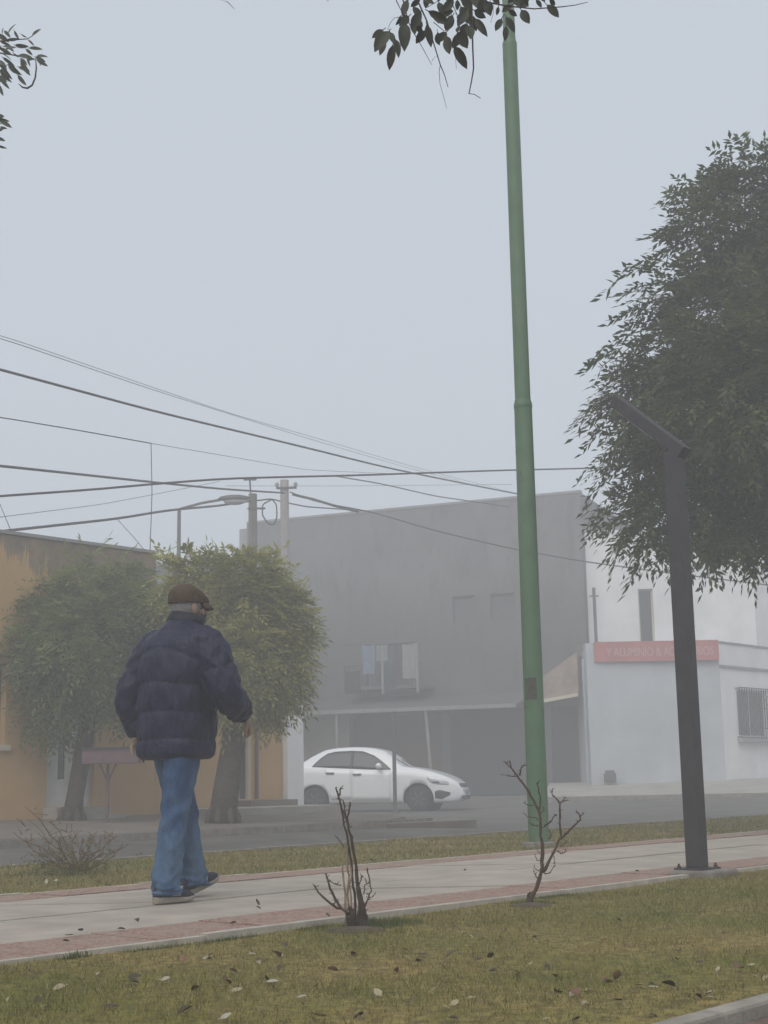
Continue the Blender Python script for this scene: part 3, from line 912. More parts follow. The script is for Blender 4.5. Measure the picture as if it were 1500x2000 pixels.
# ================================================================== CABLES
def cable(pix, Y0, Y1, r, label, name='power_cable', sag=None, group='overhead cables'):
    """pix: measured picture points; inverse depth runs linearly from Y0 (first) to Y1 (last)"""
    u0, u1 = pix[0][0], pix[-1][0]
    pts = []
    # resample smoothly
    us = np.array([p[0] for p in pix], float); vs = np.array([p[1] for p in pix], float)
    tt = np.linspace(0, 1, 40)
    acc = np.concatenate([[0], np.cumsum(np.hypot(np.diff(us), np.diff(vs)))]); acc /= acc[-1]
    uu = np.interp(tt, acc, us); vv = np.interp(tt, acc, vs)
    for _ in range(2):
        uu[1:-1] = (uu[:-2] + 2 * uu[1:-1] + uu[2:]) / 4; vv[1:-1] = (vv[:-2] + 2 * vv[1:-1] + vv[2:]) / 4
    for i in range(40):
        f = tt[i]
        Y = 1.0 / ((1 - f) / Y0 + f / Y1)
        pts.append(at(uu[i], vv[i], Y))
    o = MB().tube(pts, r, 5).build(name, M['wire'])
    return tag(o, label, 'cable', group)
cable([(-420, 560), (-60, 645), (0, 660), (300, 762), (600, 856), (800, 915), (900, 940)], 17, 60, 0.007, 'upper of the two faint thin wires highest in the sky at left')
cable([(-420, 552), (-60, 640), (0, 654), (250, 740), (450, 808), (620, 856), (800, 910), (1000, 962), (1060, 975)], 17, 60, 0.0055, 'lower of the two faint thin wires highest in the sky at left')
cable([(-420, 618), (-60, 706), (0, 722), (300, 803), (600, 875), (760, 915), (1000, 963), (1120, 985)], 18, 52, 0.024, 'thick dark cable running down to the right under the two faint wires')
cable([(-420, 770), (0, 815), (150, 840), (295, 866)], 20, 26, 0.011, 'thin wire ending at the hanging drop wire')
cable([(295, 866), (450, 892), (600, 918), (760, 925)], 26, 45, 0.006, 'faint thin wire going on right from the hanging drop wire')
cable([(295, 866), (297, 960), (293, 1078)], 26, 25, 0.008, 'thin drop wire hanging straight down to the orange house parapet')
cable([(-420, 872), (0, 910), (300, 942), (430, 955), (556, 963)], 19, 39.3, 0.026, 'thick cable sloping gently down to the pale concrete pole')
cable([(-420, 1000), (0, 969), (200, 955), (300, 945), (400, 938), (470, 932), (490, 938), (520, 931), (600, 931), (680, 929), (1000, 918), (1150, 915), (1300, 908)], 21, 41, 0.022, 'wavy cable crossing behind the green pole towards the big tree')
cable([(-420, 1085), (0, 1038), (230, 1013), (330, 996), (430, 988), (490, 978)], 20, 37.8, 0.028, 'thick cable rising from the left to the wooden pole')
cable([(-420, 1060), (0, 1010), (200, 985), (340, 958), (430, 940)], 22, 40, 0.007, 'faint thin wire between the two thick left cables')
cable([(500, 978), (530, 974), (550, 980), (600, 990), (720, 998)], 38, 48, 0.022, 'short cable joining the wooden pole to the concrete pole')
cable([(530, 976), (513, 985), (512, 1005), (522, 1022), (535, 1026), (541, 1010), (540, 985), (532, 976)], 38, 38, 0.02, 'slack loop of spare cable between the two utility poles', name='cable_loop')
cable([(566, 961), (600, 976), (640, 985), (720, 998), (850, 1037), (1000, 1072), (1134, 1096), (1298, 1118), (1560, 1150)], 39.5, 40, 0.02, 'cable dropping from the concrete pole towards the corner shop')
cable([(572, 966), (610, 975), (660, 990), (700, 1000)], 39.5, 41, 0.04, 'thick ragged bundle of cable just right of the concrete pole', name='cable_bundle')
cable([(655, 930), (740, 944), (850, 969), (960, 985), (1010, 992)], 38, 46, 0.018, 'cable branching off right above the grey house roof')
cable([(440, 949), (700, 949), (1000, 946)], 40, 46, 0.006, 'very faint level wire just above the grey house')
cable([(1100, 1028), (1200, 1045), (1330, 1070)], 46, 44, 0.012, 'thin wire along the top of the white house')
cable([(300, 1080), (325, 1076), (349, 1066)], 23, 35.8, 0.008, 'short slack wire from the orange house to the thin street lamp')
cable([(-40, 945), (0, 985), (25, 1046)], 24, 21, 0.006, 'faint stay wire at the left edge above the orange house')
cable([(228, 1013), (260, 1048), (285, 1078)], 27, 23, 0.006, 'faint slanting wire dropping from the thick cable to the orange house')

# ================================================================== RUBBISH RACK
rb = gp(209, 1612, 0.10)
rack = empty('rubbish_rack', (rb.x, rb.y, 0.1), R(4), 'raised iron rubbish rack on a single post beside the leaning street tree', 'rubbish rack')
k_ = rb.y / FPX
zt_, zb_ = (1612 - 1467) * k_, (1612 - 1494) * k_
x0, x1 = -46 * k_, 62 * k_
MB().box(x0, x1, -0.2, -0.19, zb_, zt_).box(x0, x1, 0.19, 0.2, zb_, zt_).box(x0, x0 + 0.01, -0.19, 0.19, zb_, zt_).box(x1 - 0.01, x1, -0.19, 0.19, zb_, zt_).build('side_sheet', M['rack'], rack)
MB().box(x0, x1, -0.2, 0.2, zb_ - 0.012, zb_ - 0.002).build('floor_sheet', M['rack'], rack)
MB().box(x0 - 0.012, x1 + 0.012, -0.215, -0.203, zt_ - 0.02, zt_ + 0.012).box(x0 - 0.012, x1 + 0.012, 0.203, 0.215, zt_ - 0.02, zt_ + 0.012).build('rim', M['iron'], rack)
MB().tube([(0, 0, -0.02), (0, 0, zb_ - 0.013)], 0.022, 8).build('post', M['rack'], rack)
for s_ in (-1, 1):
    MB().tube([(0, 0, zb_ - 0.28), (s_ * 0.045, 0, zb_ - 0.15), (s_ * 0.11, 0, zb_ - 0.013)], 0.012, 6).build('brace', M['rack'], rack)

# ================================================================== CAR
def interp(x, tab):
    return float(np.interp(x, [t[0] for t in tab], [t[1] for t in tab]))
TOP = [(0.0, 1.09), (0.06, 1.12), (0.24, 1.165), (0.4, 1.25), (0.57, 1.357), (0.87, 1.50), (1.05, 1.535), (1.24, 1.555), (1.5, 1.565), (1.74, 1.563), (2.0, 1.545), (2.14, 1.523), (2.4, 1.455), (2.6, 1.32), (2.84, 1.10), (2.95, 1.07), (3.27, 1.025), (3.6, 0.945), (3.9, 0.84), (4.1, 0.745), (4.22, 0.66), (4.29, 0.56), (4.32, 0.45)]
BELT = [(0.0, 1.0), (0.3, 1.09), (0.65, 1.095), (1.07, 1.07), (2.07, 1.01), (2.64, 0.985), (2.84, 0.975), (3.27, 0.93), (3.74, 0.83), (4.0, 0.73), (4.2, 0.6), (4.32, 0.43)]
BOT = [(0.0, 0.42), (0.1, 0.27), (0.5, 0.2), (3.6, 0.19), (4.1, 0.2), (4.28, 0.24), (4.32, 0.3)]
WID = [(0.0, 0.68), (0.1, 0.77), (0.4, 0.83), (1.0, 0.845), (3.2, 0.845), (3.7, 0.82), (4.0, 0.76), (4.2, 0.66), (4.32, 0.5)]
WROOF = [(0.0, 0.62), (0.3, 0.66), (0.6, 0.6), (0.95, 0.56), (1.8, 0.57), (2.3, 0.58), (2.6, 0.64), (2.84, 0.72), (3.3, 0.72), (3.9, 0.66), (4.2, 0.55), (4.32, 0.4)]
xs_ = sorted(set([0.0, 0.03, 0.08, 0.15] + [0.25 + 0.09 * i for i in range(44)] + [4.2, 4.25, 4.29, 4.32]))
xs_ = [x for x in xs_ if x <= 4.32]
rings = []
for x in xs_:
    zt, zb, zbt, w_, wr = interp(x, TOP), interp(x, BOT), interp(x, BELT), interp(x, WID), interp(x, WROOF)
    zbt = min(zbt, zt - 0.01)
    half = [(0.0, zb), (w_ * 0.55, zb), (w_ * 0.9, zb + 0.01), (w_ * 0.97, zb + 0.07), (w_ * 0.985, zb + (zbt - zb) * 0.3), (w_, zb + (zbt - zb) * 0.55), (w_, zb + (zbt - zb) * 0.8), (w_ * 0.985, zbt - 0.03), (w_ * 0.965, zbt)]
    for f in (0.25, 0.5, 0.75, 0.9):
        half.append((w_ * 0.965 + (wr - w_ * 0.965) * f, zbt + (zt - 0.05 * min(1, (zt - zbt) / 0.2) - zbt) * f))
    half += [(wr * 0.93, zt - 0.028 * min(1, (zt - zbt) / 0.2)), (wr * 0.7, zt - 0.008), (wr * 0.35, zt), (0.0, zt)]
    ring = [Vector((x, -y, z)) for y, z in half] + [Vector((x, y, z)) for y, z in reversed(half[1:-1])]
    rings.append(ring)
M['car'] = mat('white_car_paint', (0.82, 0.83, 0.84), 0.3, 0.02, 3, spec=0.5, coat=0.6)
M['car_glass'] = mat('tinted_glass', (0.025, 0.027, 0.03), 0.12, 0.05, spec=0.5)
M['car_black'] = mat('black_plastic', (0.03, 0.03, 0.032), 0.6)
M['tyre'] = mat('tyre_rubber', (0.03, 0.03, 0.03), 0.9)
M['rim'] = mat('wheel_rim', (0.09, 0.09, 0.095), 0.5, metal=0.3)
M['chrome'] = mat('headlight_glass', (0.62, 0.65, 0.68), 0.12, 0.05, spec=0.7, metal=0.3)
car = empty('white_car', (0, 0, 0), 0, 'white four door saloon car parked in the side street facing right', 'car')
body = MB().rings(rings).build('body', M['car'], smooth=True)
bmt = bmesh.new(); bmt.from_mesh(body.data); bmesh.ops.recalc_face_normals(bmt, faces=bmt.faces); bmt.to_mesh(body.data); bmt.free()
cuts = []
for x in (0.72, 3.29):
    cb_ = MB()
    for y in (-1.2, 1.2):
        for i in range(32):
            a = 2 * math.pi * i / 32
            cb_.v.append((x + 0.37 * math.cos(a), y, 0.30 + 0.37 * math.sin(a)))
    cb_.f = [tuple(range(32)), tuple(range(63, 31, -1))] + [(i, 32 + i, 32 + (i + 1) % 32, (i + 1) % 32) for i in range(32)]
    cb_.mi = [0] * len(cb_.f)
    c_ = cb_.build('cutter', M['car_black'])
    bmt = bmesh.new(); bmt.from_mesh(c_.data); bmesh.ops.recalc_face_normals(bmt, faces=bmt.faces); bmt.to_mesh(c_.data); bmt.free()
    md = body.modifiers.new('arch', 'BOOLEAN'); md.operation = 'DIFFERENCE'; md.object = c_; md.solver = 'EXACT'
    try: md.material_mode = 'TRANSFER'
    except Exception: pass
    cuts.append(c_)
from mathutils.bvhtree import BVHTree
dgc = bpy.context.evaluated_depsgraph_get()
bv = BVHTree.FromPolygons([v for r in rings for v in r], [tuple(f) for f in MB().rings(rings).f])
bake(body)
for c_ in cuts: bpy.data.objects.remove(c_)
body.parent = car
def side_panel(name, m, xa, xb, lo, hi, parent, off=0.006, nx=14, nz=5, side=-1, thick=0.012):
    b_ = MB()
    def hit(x, z, o_):
        h = bv.ray_cast(Vector((x, side * 3, z)), Vector((0, -side, 0)))
        y = h[0].y if h[0] is not None else side * 0.4
        return Vector((x, y + side * o_, z))
    k = (nx + 1) * (nz + 1)
    for o_ in (off, off - thick):
        for i in range(nx + 1):
            x = xa + (xb - xa) * i / nx
            for j in range(nz + 1):
                z = lo(x) + (hi(x) - lo(x)) * j / nz
                b_.v.append(hit(x, z, o_))
    for i in range(nx):
        for j in range(nz):
            a = i * (nz + 1) + j
            q = (a, a + nz + 1, a + nz + 2, a + 1)
            b_.f.append(q if side < 0 else q[::-1]); b_.mi.append(0)
    edge = [i * (nz + 1) for i in range(nx + 1)] + [nx * (nz + 1) + j for j in range(1, nz + 1)] + [i * (nz + 1) + nz for i in range(nx - 1, -1, -1)] + [j for j in range(nz - 1, 0, -1)]
    for i in range(len(edge)):
        p_, q_ = edge[i], edge[(i + 1) % len(edge)]
        b_.f.append((p_, p_ + k, q_ + k, q_)); b_.mi.append(0)
    return b_.build(name, m, parent, smooth=True)
WHI = [(0.65, 1.10), (0.74, 1.21), (0.84, 1.307), (1.0, 1.415), (1.2, 1.458), (1.6, 1.47), (1.9, 1.452), (2.2, 1.335), (2.44, 1.165), (2.64, 1.0)]
WLO = [(0.65, 1.097), (1.07, 1.07), (2.07, 1.012), (2.64, 0.995)]
whi = lambda x: interp(x, WHI)
wlo = lambda x: interp(x, WLO)
for sd in (-1, 1):
    # doors follow the body a few millimetres proud, with dark gaps between them
    for (xa, xb) in ((0.98, 1.645), (1.655, 2.62)):
        top = lambda x: wlo(x) - 0.012
        bot = lambda x, xa=xa: max(0.27, 0.30 + math.sqrt(max(0, 0.385 ** 2 - (x - 0.72) ** 2))) if xa < 1.2 else 0.27
        dr_ = side_panel('door', M['car'], xa, xb, bot, top, car, 0.007, 12, 6, sd)
        hx = xa + 0.14
        hz = wlo(hx) - 0.13
        side_panel('handle', M['car_black'] if False else M['rim'], hx - 0.1, hx + 0.1, lambda x: hz - 0.018, lambda x: hz + 0.018, dr_, 0.035, 3, 1, sd, 0.03)
    side_panel('rear_side_window', M['car_glass'], 0.66, 1.643, wlo, whi, car, 0.008, 18, 5, sd)
    side_panel('front_side_window', M['car_glass'], 1.647, 2.62, wlo, whi, car, 0.008, 18, 5, sd)
    side_panel('sill', M['car_black'], 1.12, 2.9, lambda x: 0.2, lambda x: 0.245, car, 0.004, 6, 1, sd)
    hl = side_panel('headlight', M['chrome'], 3.52, 4.02, lambda x: interp(x, [(3.52, 0.76), (3.6, 0.67), (3.75, 0.63), (4.02, 0.62)]), lambda x: interp(x, [(3.52, 0.81), (3.7, 0.795), (4.02, 0.69)]), car, 0.008, 10, 4, sd)
    side_panel('reflector', M['car_black'], 3.62, 3.8, lambda x: interp(x, [(3.62, 0.68), (3.8, 0.655)]), lambda x: interp(x, [(3.62, 0.70), (3.8, 0.70)]), hl, 0.016, 5, 3, sd, 0.01)
    side_panel('fog_lamp_recess', M['car_black'], 3.69, 4.05, lambda x: interp(x, [(3.69, 0.31), (3.85, 0.28), (4.05, 0.38)]), lambda x: interp(x, [(3.69, 0.47), (3.8, 0.5), (4.05, 0.44)]), car, 0.008, 8, 4, sd)
    mr = MB().ball((2.36, sd * 0.97, 1.09), (0.07, 0.1, 0.07), 12, 8).box(2.36, 2.42, min(sd * 0.82, sd * 0.9), max(sd * 0.82, sd * 0.9), 1.03, 1.06).build('mirror', M['car'], car, smooth=True)
    tl = side_panel('tail_light', mat('tail_light', (0.25, 0.02, 0.02), 0.3) if sd < 0 else bpy.data.materials['tail_light'], 0.02, 0.16, lambda x: 0.86, lambda x: 1.04, car, 0.008, 4, 3, sd)
    for x in (0.72, 3.29):
        wv = MB().lathe([(0.2, -0.1), (0.27, -0.1), (0.30, -0.07), (0.305, 0.0), (0.30, 0.07), (0.27, 0.1), (0.2, 0.1)], 28).build('wheel', M['tyre'], car, smooth=True)
        wv.rotation_euler = (R(90), 0, 0); wv.location = (x, sd * 0.71, 0.305)
        rm = MB().lathe([(0.2, -0.02), (0.2, 0.085), (0.185, 0.095), (0.17, 0.07), (0.05, 0.085), (0.03, 0.09)], 24)
        for i in range(6):
            rm.box(0.05, 0.185, -0.022, 0.022, 0.07, 0.105, M=Matrix.Rotation(i * math.pi / 3, 4, 'Z'))
        ro = rm.build('rim', M['rim'], wv)
        if sd > 0: ro.rotation_euler = (R(180), 0, 0)
for x in (0.72, 3.29):
    b_ = MB().lathe([(0.355, -0.6), (0.355, 0.6)], 24).build('wheel_well', M['car_black'], car)
    b_.rotation_euler = (R(90), 0, 0); b_.location = (x, 0, 0.31)
# windscreen and rear window laid on the loft from above
def top_panel(name, m, xa, xb, ya, yb, nx, ny, off=0.008):
    b_ = MB()
    for i in range(nx + 1):
        x = xa + (xb - xa) * i / nx
        for j in range(ny + 1):
            hw = ya + (yb - ya) * i / nx
            y = -hw + 2 * hw * j / ny
            h = bv.ray_cast(Vector((x, y, 3)), Vector((0, 0, -1)))
            b_.v.append(h[0] + h[1] * off)
    for i in range(nx):
        for j in range(ny):
            a = i * (ny + 1) + j
            b_.f.append((a, a + ny + 1, a + ny + 2, a + 1)); b_.mi.append(0)
    o_ = b_.build(name, m, car, smooth=True)
    sf = o_.modifiers.new('thick', 'SOLIDIFY'); sf.thickness = 0.006; sf.offset = 0
    return o_
top_panel('windscreen', M['car_glass'], 2.34, 2.9, 0.54, 0.68, 10, 10)
top_panel('rear_window', M['car_glass'], 0.28, 0.88, 0.55, 0.5, 8, 8)
for y in (-0.3, 0.25):
    MB().tube([(2.93, y, 1.10), (2.72, y - 0.25, 1.245)], 0.01, 5).build('wiper', M['car_black'], car)
def front_panel(name, m, y0, y1, z0, z1, off=0.01):
    b_ = MB(); ny, nz = 10, 3
    for i in range(ny + 1):
        y = y0 + (y1 - y0) * i / ny
        for j in range(nz + 1):
            z = z0 + (z1 - z0) * j / nz
            h = bv.ray_cast(Vector((6, y, z)), Vector((-1, 0, 0)))
            b_.v.append(h[0] + Vector((off, 0, 0)))
    for i in range(ny):
        for j in range(nz):
            a = i * (nz + 1) + j
            b_.f.append((a, a + nz + 1, a + nz + 2, a + 1)); b_.mi.append(0)
    o_ = b_.build(name, m, car)
    sf = o_.modifiers.new('thick', 'SOLIDIFY'); sf.thickness = 0.012; sf.offset = 0
    return o_
gr1 = front_panel('grille', M['car_black'], -0.5, 0.5, 0.56, 0.645, 0.012)
front_panel('grille_bar', M['rim'], -0.48, 0.48, 0.595, 0.61, 0.022).parent = gr1
front_panel('lower_grille', M['car_black'], -0.48, 0.48, 0.27, 0.36, 0.012)
pt = MB().box(4.34, 4.352, -0.2, 0.2, 0.39, 0.5).build('number_plate', M['pale_metal'], car)
cc_ = at(743, 1580, 35.9)
CARH = R(-13)
off_ = Matrix.Rotation(CARH, 3, 'Z') @ Vector((2.16, 0, 0))
car.location = (cc_.x - off_.x, 35.9 - off_.y, -0.145)
car.rotation_euler = (0, 0, CARH)

# ================================================================== TREES
def nrm(a): return a / np.maximum(np.linalg.norm(a, axis=-1, keepdims=True), 1e-9)
def fronds(P, D, L, k, lw, ll, droop, rng, spread=0.85):
    """pinnate leaf sprays: returns vertices (n*k*4,3) and tint"""
    n = len(P)
    D = nrm(D)
    up = np.array([0, 0, 1.0])
    side = nrm(np.cross(D, up + rng.normal(0, 0.25, (n, 3))))
    nor = np.cross(side, D)
    t = (np.arange(k) + 0.6) / k
    t = np.where(np.arange(k) == k - 1, 1.0, t)
    sg = np.where(np.arange(k) % 2 == 0, 1.0, -1.0)
    sg[-1] = 0.0
    base = P[:, None] + D[:, None] * (L[:, None, None] * t[None, :, None]) - up * (droop * L[:, None, None] * (t ** 2)[None, :, None])
    dirn = nrm(D[:, None] * (0.62 + 0.4 * (sg == 0))[None, :, None] + side[:, None] * (sg * spread)[None, :, None] - up * 0.28 + rng.normal(0, 0.16, (n, k, 3)))
    ln = ll * (1.0 - 0.35 * np.abs(t - 0.55))[None, :, None] * rng.uniform(0.75, 1.2, (n, k, 1))
    wd = nrm(np.cross(dirn, nor[:, None] + rng.normal(0, 0.35, (n, k, 3)))) * (lw * rng.uniform(0.8, 1.2, (n, k, 1)))
    tip = base + dirn * ln
    mid = base + dirn * ln * 0.45 + nor[:, None] * (lw * 0.35)
    V = np.stack([base, mid + wd, tip, mid - wd], axis=2).reshape(-1, 3)
    tint = np.clip(rng.normal(0.45, 0.2, (n, 1, 1)) + rng.normal(0, 0.1, (n, k, 1)), 0, 1).repeat(4, axis=2).reshape(-1)
    return V, tint
def crown_points(clusters, n, rng, shell=0.55):
    C = np.array([c[:3] for c in clusters]); Rr = np.array([c[3] for c in clusters])
    w_ = Rr ** 2; idx = rng.choice(len(Rr), n, p=w_ / w_.sum())
    dv = nrm(rng.normal(0, 1, (n, 3)))
    rad = Rr[idx] * (shell + (1.04 - shell) * rng.uniform(0, 1, n) ** 0.6)
    P = C[idx] + dv * rad[:, None] * np.array([1, 1, 0.92])
    return P, dv
def crown(name, clusters, n, rng, m, parent, L=0.28, k=9, lw=0.018, ll=0.1, droop=0.35, outw=0.9):
    P, dv = crown_points(clusters, n, rng)
    D = dv * outw + rng.normal(0, 0.45, (n, 3)) + np.array([0, 0, -0.12])
    V, tint = fronds(P, D, L * rng.uniform(0.7, 1.25, n), k, lw, ll, droop, rng)
    # neighbouring sprays share the age of their twig
    ph = rng.uniform(0, 6.28, 3)
    age = 0.22 * np.sin(P[:, 0] * 5.3 + ph[0]) * np.sin(P[:, 1] * 4.1 + ph[1]) + 0.2 * np.sin(P[:, 2] * 6.1 + P[:, 0] * 3.0 + ph[2])
    tint = np.clip(tint + np.repeat(age, k * 4), 0, 1)
    return raw_mesh(name, V, np.arange(len(V), dtype=np.int32), 4, m, tint, parent=parent)

M['leaf_dark'] = leaf_mat('dark_tree_leaves', (0.04, 0.06, 0.022), (0.14, 0.175, 0.058), 0.38)
M['leaf_green'] = leaf_mat('street_tree_leaves', (0.10, 0.135, 0.05), (0.28, 0.33, 0.11), 0.46)
M['leaf_yellow'] = leaf_mat('yellowing_tree_leaves', (0.17, 0.18, 0.055), (0.50, 0.47, 0.14), 0.48)

def street_tree(base_uv, z0, trunk_px, w_px, clusters_px, m, label, seed, n, limbs, Ll=0.3):
    rng = np.random.default_rng(seed)
    b0 = gp(base_uv[0], base_uv[1], z0)
    Y = b0.y; k = Y / FPX
    t = empty('street_tree', (b0.x, b0.y, z0), 0, label, 'tree', 'street trees in front of the orange house')
    off = Vector((b0.x, b0.y, z0))
    pts = [at(u, v, Y + dy) - off for u, v, dy in trunk_px]
    rad = [w * k / 2 for w in w_px]
    tm_ = MB().tube(pts, rad, 12)
    # root flare
    for i in range(7):
        a = i * 0.9
        tm_.tube([(0.0 + rad[0] * 0.7 * math.cos(a), rad[0] * 0.7 * math.sin(a), 0.22), (rad[0] * 1.05 * math.cos(a), rad[0] * 1.05 * math.sin(a), 0.06), (rad[0] * 1.2 * math.cos(a), rad[0] * 1.2 * math.sin(a), -0.06)], [0.04, 0.05, 0.03], 6)
    tr = tm_.build('trunk', M['bark'], t, smooth=True)
    top = pts[-1]
    for (u, v, dy) in limbs:
        e = at(u, v, Y + dy) - off
        mid = top.lerp(e, 0.5) + Vector((0, 0, 0.12))
        MB().tube([top - Vector((0, 0, 0.12)), mid, e], [rad[-1] * 0.6, rad[-1] * 0.38, 0.012], 7).build('limb', M['bark'], t, smooth=True)
    cl = []
    for (u, v, r, dy) in clusters_px:
        p = at(u, v, Y + dy) - off
        cl.append((p.x, p.y, p.z, r * k * 0.87))
    crown('crown', cl, n, rng, m, t, L=0.32, k=11, lw=0.0155, ll=0.12, droop=0.5, outw=0.85)
    return t
T1 = street_tree((140, 1609), 0.11, [(140, 1612, 0), (146, 1560, 0), (160, 1480, 0.05), (172, 1400, 0.1), (188, 1330, 0.1)], (44, 34, 33, 34, 38),
    [(160, 1230, 95, 0), (90, 1240, 75, 0.1), (70, 1275, 55, -0.3), (240, 1215, 85, 0.2), (170, 1160, 62, 0), (235, 1150, 55, 0.4), (110, 1180, 55, 0.3), (265, 1270, 75, 0), (130, 1320, 62, -0.4), (215, 1320, 65, -0.3), (75, 1375, 32, -0.3), (110, 1390, 34, 0.1), (165, 1250, 90, -0.6), (265, 1360, 45, 0.1), (280, 1200, 60, -0.2)],
    M['leaf_green'], 'round green street tree with a leaning trunk beside the iron rubbish rack', 5, 3600, [(80, 1260, 0), (250, 1230, 0.2), (160, 1180, 0.3), (110, 1370, -0.3), (210, 1280, -0.5)])
T2 = street_tree((435, 1606), 0.11, [(433, 1610, 0), (442, 1540, 0), (455, 1460, 0.05), (462, 1390, 0.1), (470, 1320, 0.1)], (56, 50, 47, 44, 42),
    [(480, 1200, 95, 0), (420, 1200, 85, 0.1), (530, 1210, 76, 0.1), (470, 1140, 68, 0), (400, 1130, 50, 0.2), (520, 1280, 82, 0.1), (535, 1330, 58, 0), (470, 1300, 90, -0.4), (555, 1180, 42, 0.1), (510, 1115, 38, 0.2), (360, 1095, 22, 0.1), (575, 1250, 26, 0), (400, 1300, 70, 0.3), (430, 1340, 46, 0), (500, 1350, 40, 0.1), (350, 1180, 50, 0.2), (355, 1130, 28, 0.1)],
    M['leaf_yellow'], 'yellowish green street tree with a thick trunk behind the old man', 6, 3600, [(420, 1200, 0), (540, 1220, 0.2), (480, 1140, 0.3), (545, 1340, -0.3), (360, 1110, 0.1)])

# separate sprays at the ragged edges of the crowns: parts that share a few meshes
def make_sprays(m, seed, L, k, lw, ll):
    rng_ = np.random.default_rng(seed); out = []
    for i in range(4):
        V, tint = fronds(np.zeros((1, 3)), np.array([[1.0, 0, 0.0]]), np.array([L]), k, lw, ll, 0.3 + 0.15 * i, rng_, 0.75)
        o = raw_mesh('leaf_spray', V, np.arange(len(V), dtype=np.int32), 4, m, np.clip(tint + 0.15, 0, 1))
        out.append(o.data); bpy.data.objects.remove(o)
    return out
def fringe(tree, Y, centre, edge, meshes, seed, per=3, jit=7):
    rng_ = np.random.default_rng(seed)
    for (u, v) in edge:
        for _ in range(per):
            p = at(u + rng_.normal(0, jit), v + rng_.normal(0, jit), Y + rng_.normal(0, 0.2)) - tree.location
            o = link_mesh('leaf_spray', meshes[int(rng_.integers(len(meshes)))], tree)
            ang = math.atan2(-(v - centre[1]), u - centre[0])
            dv = Vector((math.cos(ang) + rng_.normal(0, 0.3), rng_.normal(0, 0.4), math.sin(ang) + rng_.normal(-0.1, 0.25))).normalized()
            o.rotation_euler = dv.to_track_quat('X', 'Z').to_euler()
            o.location = p
            s_ = rng_.uniform(0.7, 1.15); o.scale = (s_, s_, s_)
fringe(T1, T1.location.y, (160, 1250), [(30, 1240), (15, 1270), (40, 1310), (70, 1170), (110, 1140), (150, 1110), (185, 1095), (220, 1105), (60, 1380), (50, 1400), (85, 1410), (110, 1425), (140, 1385), (200, 1380), (240, 1350)], make_sprays(M['leaf_green'], 61, 0.34, 11, 0.016, 0.125), 71)
fringe(T2, T2.location.y, (475, 1250), [(343, 1104), (352, 1096), (362, 1112), (395, 1116), (405, 1108), (438, 1112), (455, 1108), (490, 1106), (510, 1104), (528, 1114), (540, 1150), (555, 1170), (565, 1195), (570, 1230), (566, 1270), (568, 1320), (560, 1345), (550, 1370), (525, 1375), (500, 1375)], make_sprays(M['leaf_yellow'], 62, 0.36, 11, 0.017, 0.135), 72)

# big dark tree at the right
rng = np.random.default_rng(21)
BY = 15.5; kb = BY / FPX
bb = at(1640, 1640, BY); bb.z = -0.02
big = empty('big_tree', bb, 0, 'big dark leafy tree filling the right side behind the path lamp', 'tree')
tp = at(1625, 1080, BY) - bb
MB().tube([(0, 0, -0.1), (-0.02, 0, 0.5), (0.03, 0, 1.6), tp], [0.26, 0.2, 0.18, 0.17], 14).build('trunk', M['bark'], big, smooth=True)
for (u, v, dy) in ((1480, 880, 0), (1400, 640, 0.3), (1600, 520, 0.2), (1330, 960, -0.4), (1500, 420, 0.3), (1760, 700, 0), (1560, 740, -0.8), (1550, 860, 0.9)):
    e = at(u, v, BY + dy) - bb
    MB().tube([tp - Vector((0, 0, 0.2)), tp.lerp(e, 0.5) + Vector((0, 0, 0.2)), e], [0.11, 0.065, 0.015], 8).build('limb', M['bark'], big, smooth=True)
cl = []
for (u, v, r, dy) in ((1500, 700, 220, 0), (1410, 600, 120, 0.2), (1470, 430, 120, 0.2), (1385, 470, 80, 0.1), (1380, 400, 60, 0.1), (1470, 345, 65, 0.1), (1560, 360, 85, 0.3),
        (1640, 560, 230, 0.3), (1660, 850, 240, 0), (1335, 760, 105, -0.2), (1280, 800, 85, 0), (1300, 690, 70, 0.1), (1400, 860, 150, -0.3), (1290, 930, 85, 0.1), (1260, 1010, 62, 0),
        (1350, 990, 95, -0.2), (1450, 970, 120, -0.3), (1540, 975, 115, -0.4), (1230, 770, 48, 0), (1240, 860, 48, 0.1), (1310, 1030, 50, 0), (1640, 1030, 110, 0.2), (1300, 560, 52, 0), (1480, 760, 170, -0.9), (1500, 760, 170, 0.9), (1600, 700, 170, -0.8), (1600, 420, 120, 0.2), (1480, 1030, 60, 0.1), (1400, 1020, 60, 0)):
    p = at(u, v, BY + dy * 1.3) - bb
    cl.append((p.x, p.y, p.z, r * kb))
crown('crown', cl, 9500, rng, M['leaf_dark'], big, L=0.28, k=9, lw=0.0185, ll=0.125, droop=0.45, outw=0.8)
